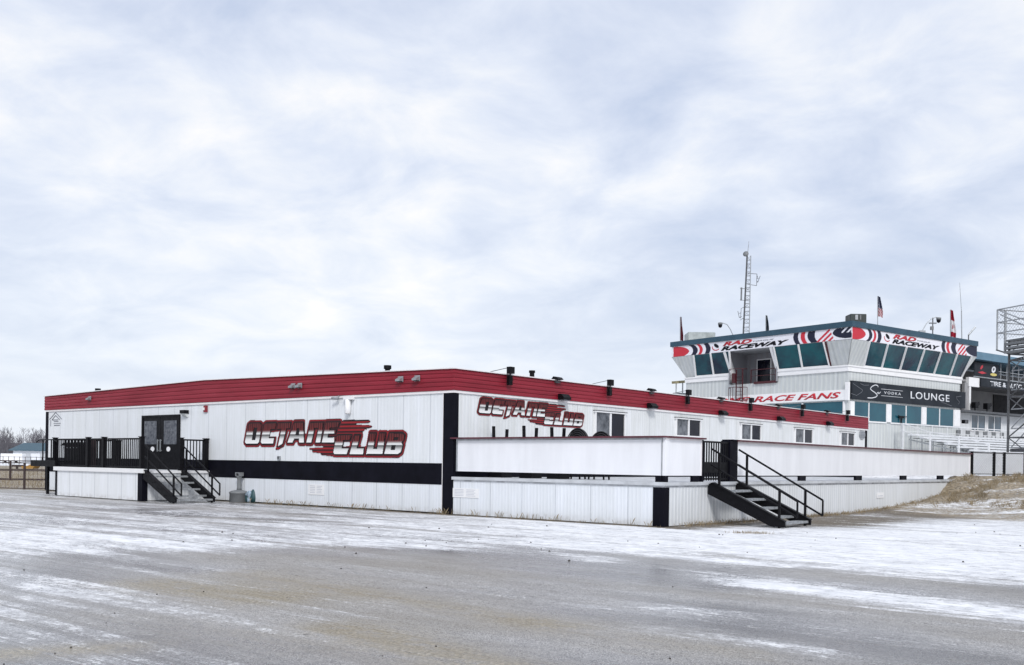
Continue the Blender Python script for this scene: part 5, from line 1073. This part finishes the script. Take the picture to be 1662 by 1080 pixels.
# barn
Yd = 250; x0 = P(16, 740, Yd).x; x1 = P(120, 740, Yd).x; ze, zr_ = P(40, 730, Yd).z, P(40, 718.5, Yd).z
r = thing('barn', 'white barn with blue-grey roof in front of the bare trees', 'barn', FW, ((x0+x1)/2, Yd, -.5)); MB().box(x0+.8, x1-.8, Yd, Yd+14, -.6, ze).build('wall', mat('barn_white', (.72, .74, .78), .6), r)
MB().prism([(Yd-.8, ze-.1), (Yd+7, zr_), (Yd+14.8, ze-.1), (Yd+14.8, ze-.3), (Yd-.8, ze-.3)], 0, x0, x1).build('roof', mat('barn_roof', (.045, .095, .13), .6), r)
m = MB()
for k in range(3): m.box(x0+3+k*4.5, x0+5.2+k*4.5, Yd-.05, Yd, -.5, ze-.9)
m.build('door', mat('barn_door', (.45, .47, .5), .6), r)
q_ = P(12, 743, 240); r = thing('snow_covered_trailer', 'low white trailer parked beside the barn', 'trailer', FW, (q_.x, q_.y, 0)); MB().box(q_.x-1.2, q_.x+4, q_.y-1, q_.y+1, .25, P(12, 736.5, 240).z).build('body', WHT, r, bevel=.1); m = MB()
for k in (0, 2.6): m.tube((q_.x+k, q_.y-1.05, .3), (q_.x+k, q_.y+1.05, .3), .32, n=14)
m.build('wheels', BLK2, r)
m = MB(); r = thing('paddock_fence', 'faint wire fence in the snow in front of the barn', 'fence', FW, P(40, 742, 205))
for px in range(-40, 130, 9): q_ = P(px, 742, 205); m.tube((q_.x, 205, -.3), (q_.x, 205, 1.6), .06, n=5)
m.build('posts', RUST, r); m = MB(); a, b_ = P(-40, 742, 205), P(130, 742, 205)
for z in (.7, 1.5): m.tube((a.x, 205, z), (b_.x, 205, z), .04, n=4)
m.build('wires', RUST, r)
# bare wood on the horizon
def wood():
    vs, fs = [], []
    def limb(p, q, r0, r1):
        b_ = len(vs); d = Vector(q)-Vector(p); a = Vector((1, 0, 0)); c = Vector((0, 1, 0))
        for cc_, rr in ((p, r0), (q, r1)):
            for k in range(3): t_ = k*2.094; vs.append((cc_[0]+math.cos(t_)*rr, cc_[1]+math.sin(t_)*rr, cc_[2]))
        fs.extend([(b_, b_+1, b_+4, b_+3), (b_+1, b_+2, b_+5, b_+4), (b_+2, b_, b_+3, b_+5)])
    for i in range(520):
        px = random.uniform(-420, 150); Yd = random.uniform(300, 380); q_ = P(px, 740, Yd); h = random.uniform(7, 11.2)*(1 if random.random() > .25 else .7); x, y = q_.x, q_.y
        if px > 120 and random.random() < .3: continue
        lean = random.uniform(-.4, .4); limb((x, y, -1), (x+lean, y, h), .16, .03)
        for k in range(16):
            z = h*random.uniform(.15, .92); sd2 = random.choice((-1, 1)); L_ = (h-z)*.45+.6; x2 = x+lean*z/h; e_ = (x2+sd2*L_*random.uniform(.3, .7), y+random.uniform(-.8, .8), z+L_*random.uniform(.6, 1.0)); limb((x2, y, z), e_, .06, .02)
            for j in range(3): s_ = random.uniform(.3, .9); p2 = (x2+(e_[0]-x2)*s_, y, z+(e_[2]-z)*s_); limb(p2, (p2[0]+random.uniform(-.7, .7), y, p2[2]+random.uniform(.4, 1.1)), .035, .015)
    me_ = bpy.data.meshes.new('bare_wood'); me_.from_pydata(vs, [], fs); me_.materials.append(mat('winter_bark', (.12, .115, .13), .9, var=.4, scale=.1)); o = bpy.data.objects.new('bare_wood', me_); COL.objects.link(o)  # slight distance fade is mixed into the greyish bark colour
    tag(o, 'leafless wood along the horizon behind the barn', 'wood', kind='stuff')
wood()
m = MB(); pts_ = []
for k in range(60): px = -420+k*10; q_ = P(px, 740, 385); pts_.append((q_.x, P(60, 726+5*math.sin(k*1.7)+3*math.sin(k*.6), 385).z))
m.prism(pts_+[(pts_[-1][0], -2), (pts_[0][0], -2)], 1, 385, 420); tag(m.build('woodland', mat('distant_brush', (.13, .13, .155), 1, var=.5, scale=.3)), 'dense dark brush at the foot of the bare wood', 'woodland', kind='stuff')
# ================================================================== DRY GRASS, STONES
def tufts():
    vs, fs = [], []
    def blade(x, y, z, h, w_, a):
        b_ = len(vs); dx, dy = math.cos(a)*w_, math.sin(a)*w_; lx_, ly_ = random.uniform(-.6, .6)*h, random.uniform(-.6, .6)*h
        vs.extend([(x-dx, y-dy, z-.01), (x+dx, y+dy, z-.01), (x+lx_*.5, y+ly_*.5, z+h*.7), (x+lx_, y+ly_, z+h)]); fs.extend([(b_, b_+1, b_+2), (b_+1, b_+3, b_+2)])
    spots = []
    for _ in range(6500):
        bx, by = random.uniform(7.7, 19), random.uniform(15, 26)
        p = FB @ Vector((bx, by, 0)); z = zg(p.x, p.y)
        if z < .12+random.random()*.35 or fbm(np.array([p.x*.9]), np.array([p.y*.9]), 31)[0] < .47: continue
        spots.append((p.x, p.y, z, random.choice((3, 5, 9)), random.uniform(.05, .17)))
    for _ in range(520):
        by = random.uniform(.3, 24); p = FB @ Vector((7.62+abs(random.gauss(0, .22)), by, 0)); spots.append((p.x, p.y, zg(p.x, p.y), 4, .10))
    for _ in range(260):
        bx = random.uniform(-11, 7.5); p = FB @ Vector((bx, -.04-abs(random.gauss(0, .06)), 0)); spots.append((p.x, p.y, zg(p.x, p.y), 3, random.choice((.05, .06, .16))))
    for _ in range(900):
        px = random.uniform(-60, 75); Yd = random.uniform(49, 110); q_ = P(px, 780, Yd); spots.append((q_.x, q_.y, zg(q_.x, q_.y), 3, .16))
    g_ = G(1221, 866); spots += [(g_.x+random.gauss(0, .25), g_.y+random.gauss(0, .08), 0, 4, .05) for _ in range(60)]
    for x, y, z, n_, h in spots:
        for _ in range(n_): blade(x+random.gauss(0, .05), y+random.gauss(0, .05), z, h*random.uniform(.4, 1.4), .006, random.uniform(0, 3.14))
    me_ = bpy.data.meshes.new('dry_grass'); me_.from_pydata(vs, [], fs); me_.materials.append(mat('straw', (.34, .27, .17), .8, var=.55, scale=2)); o = bpy.data.objects.new('dry_grass', me_); COL.objects.link(o); tag(o, 'dry tan grass on the bank and along the walls', 'grass', kind='stuff')
tufts()
m = MB()
for _ in range(55):
    if random.random() < .45: g_ = G(random.uniform(0, 1662), random.uniform(880, 1080))
    else: g_ = G(random.uniform(200, 1660), random.uniform(850, 900))
    s = random.uniform(.006, .016) if g_.y < 14 else random.uniform(.015, .03); z = zg(g_.x, g_.y); k = 6; a0 = random.random()
    m.add([(g_.x+s*random.uniform(.7, 1.2)*math.cos(a0+i*1.047), g_.y+s*random.uniform(.7, 1.2)*math.sin(a0+i*1.047), z-.004) for i in range(6)]+[(g_.x+s*.5*math.cos(a0+i*1.047), g_.y+s*.5*math.sin(a0+i*1.047), z+s*.8) for i in range(6)],
          [(i, (i+1) % 6, 6+(i+1) % 6, 6+i) for i in range(6)]+[tuple(range(6, 12))])
tag(m.build('gravel', mat('dark_gravel', (.06, .055, .05), .8, var=.5, scale=30)), 'loose dark stones scattered over the frosty lot', 'gravel', kind='stuff')
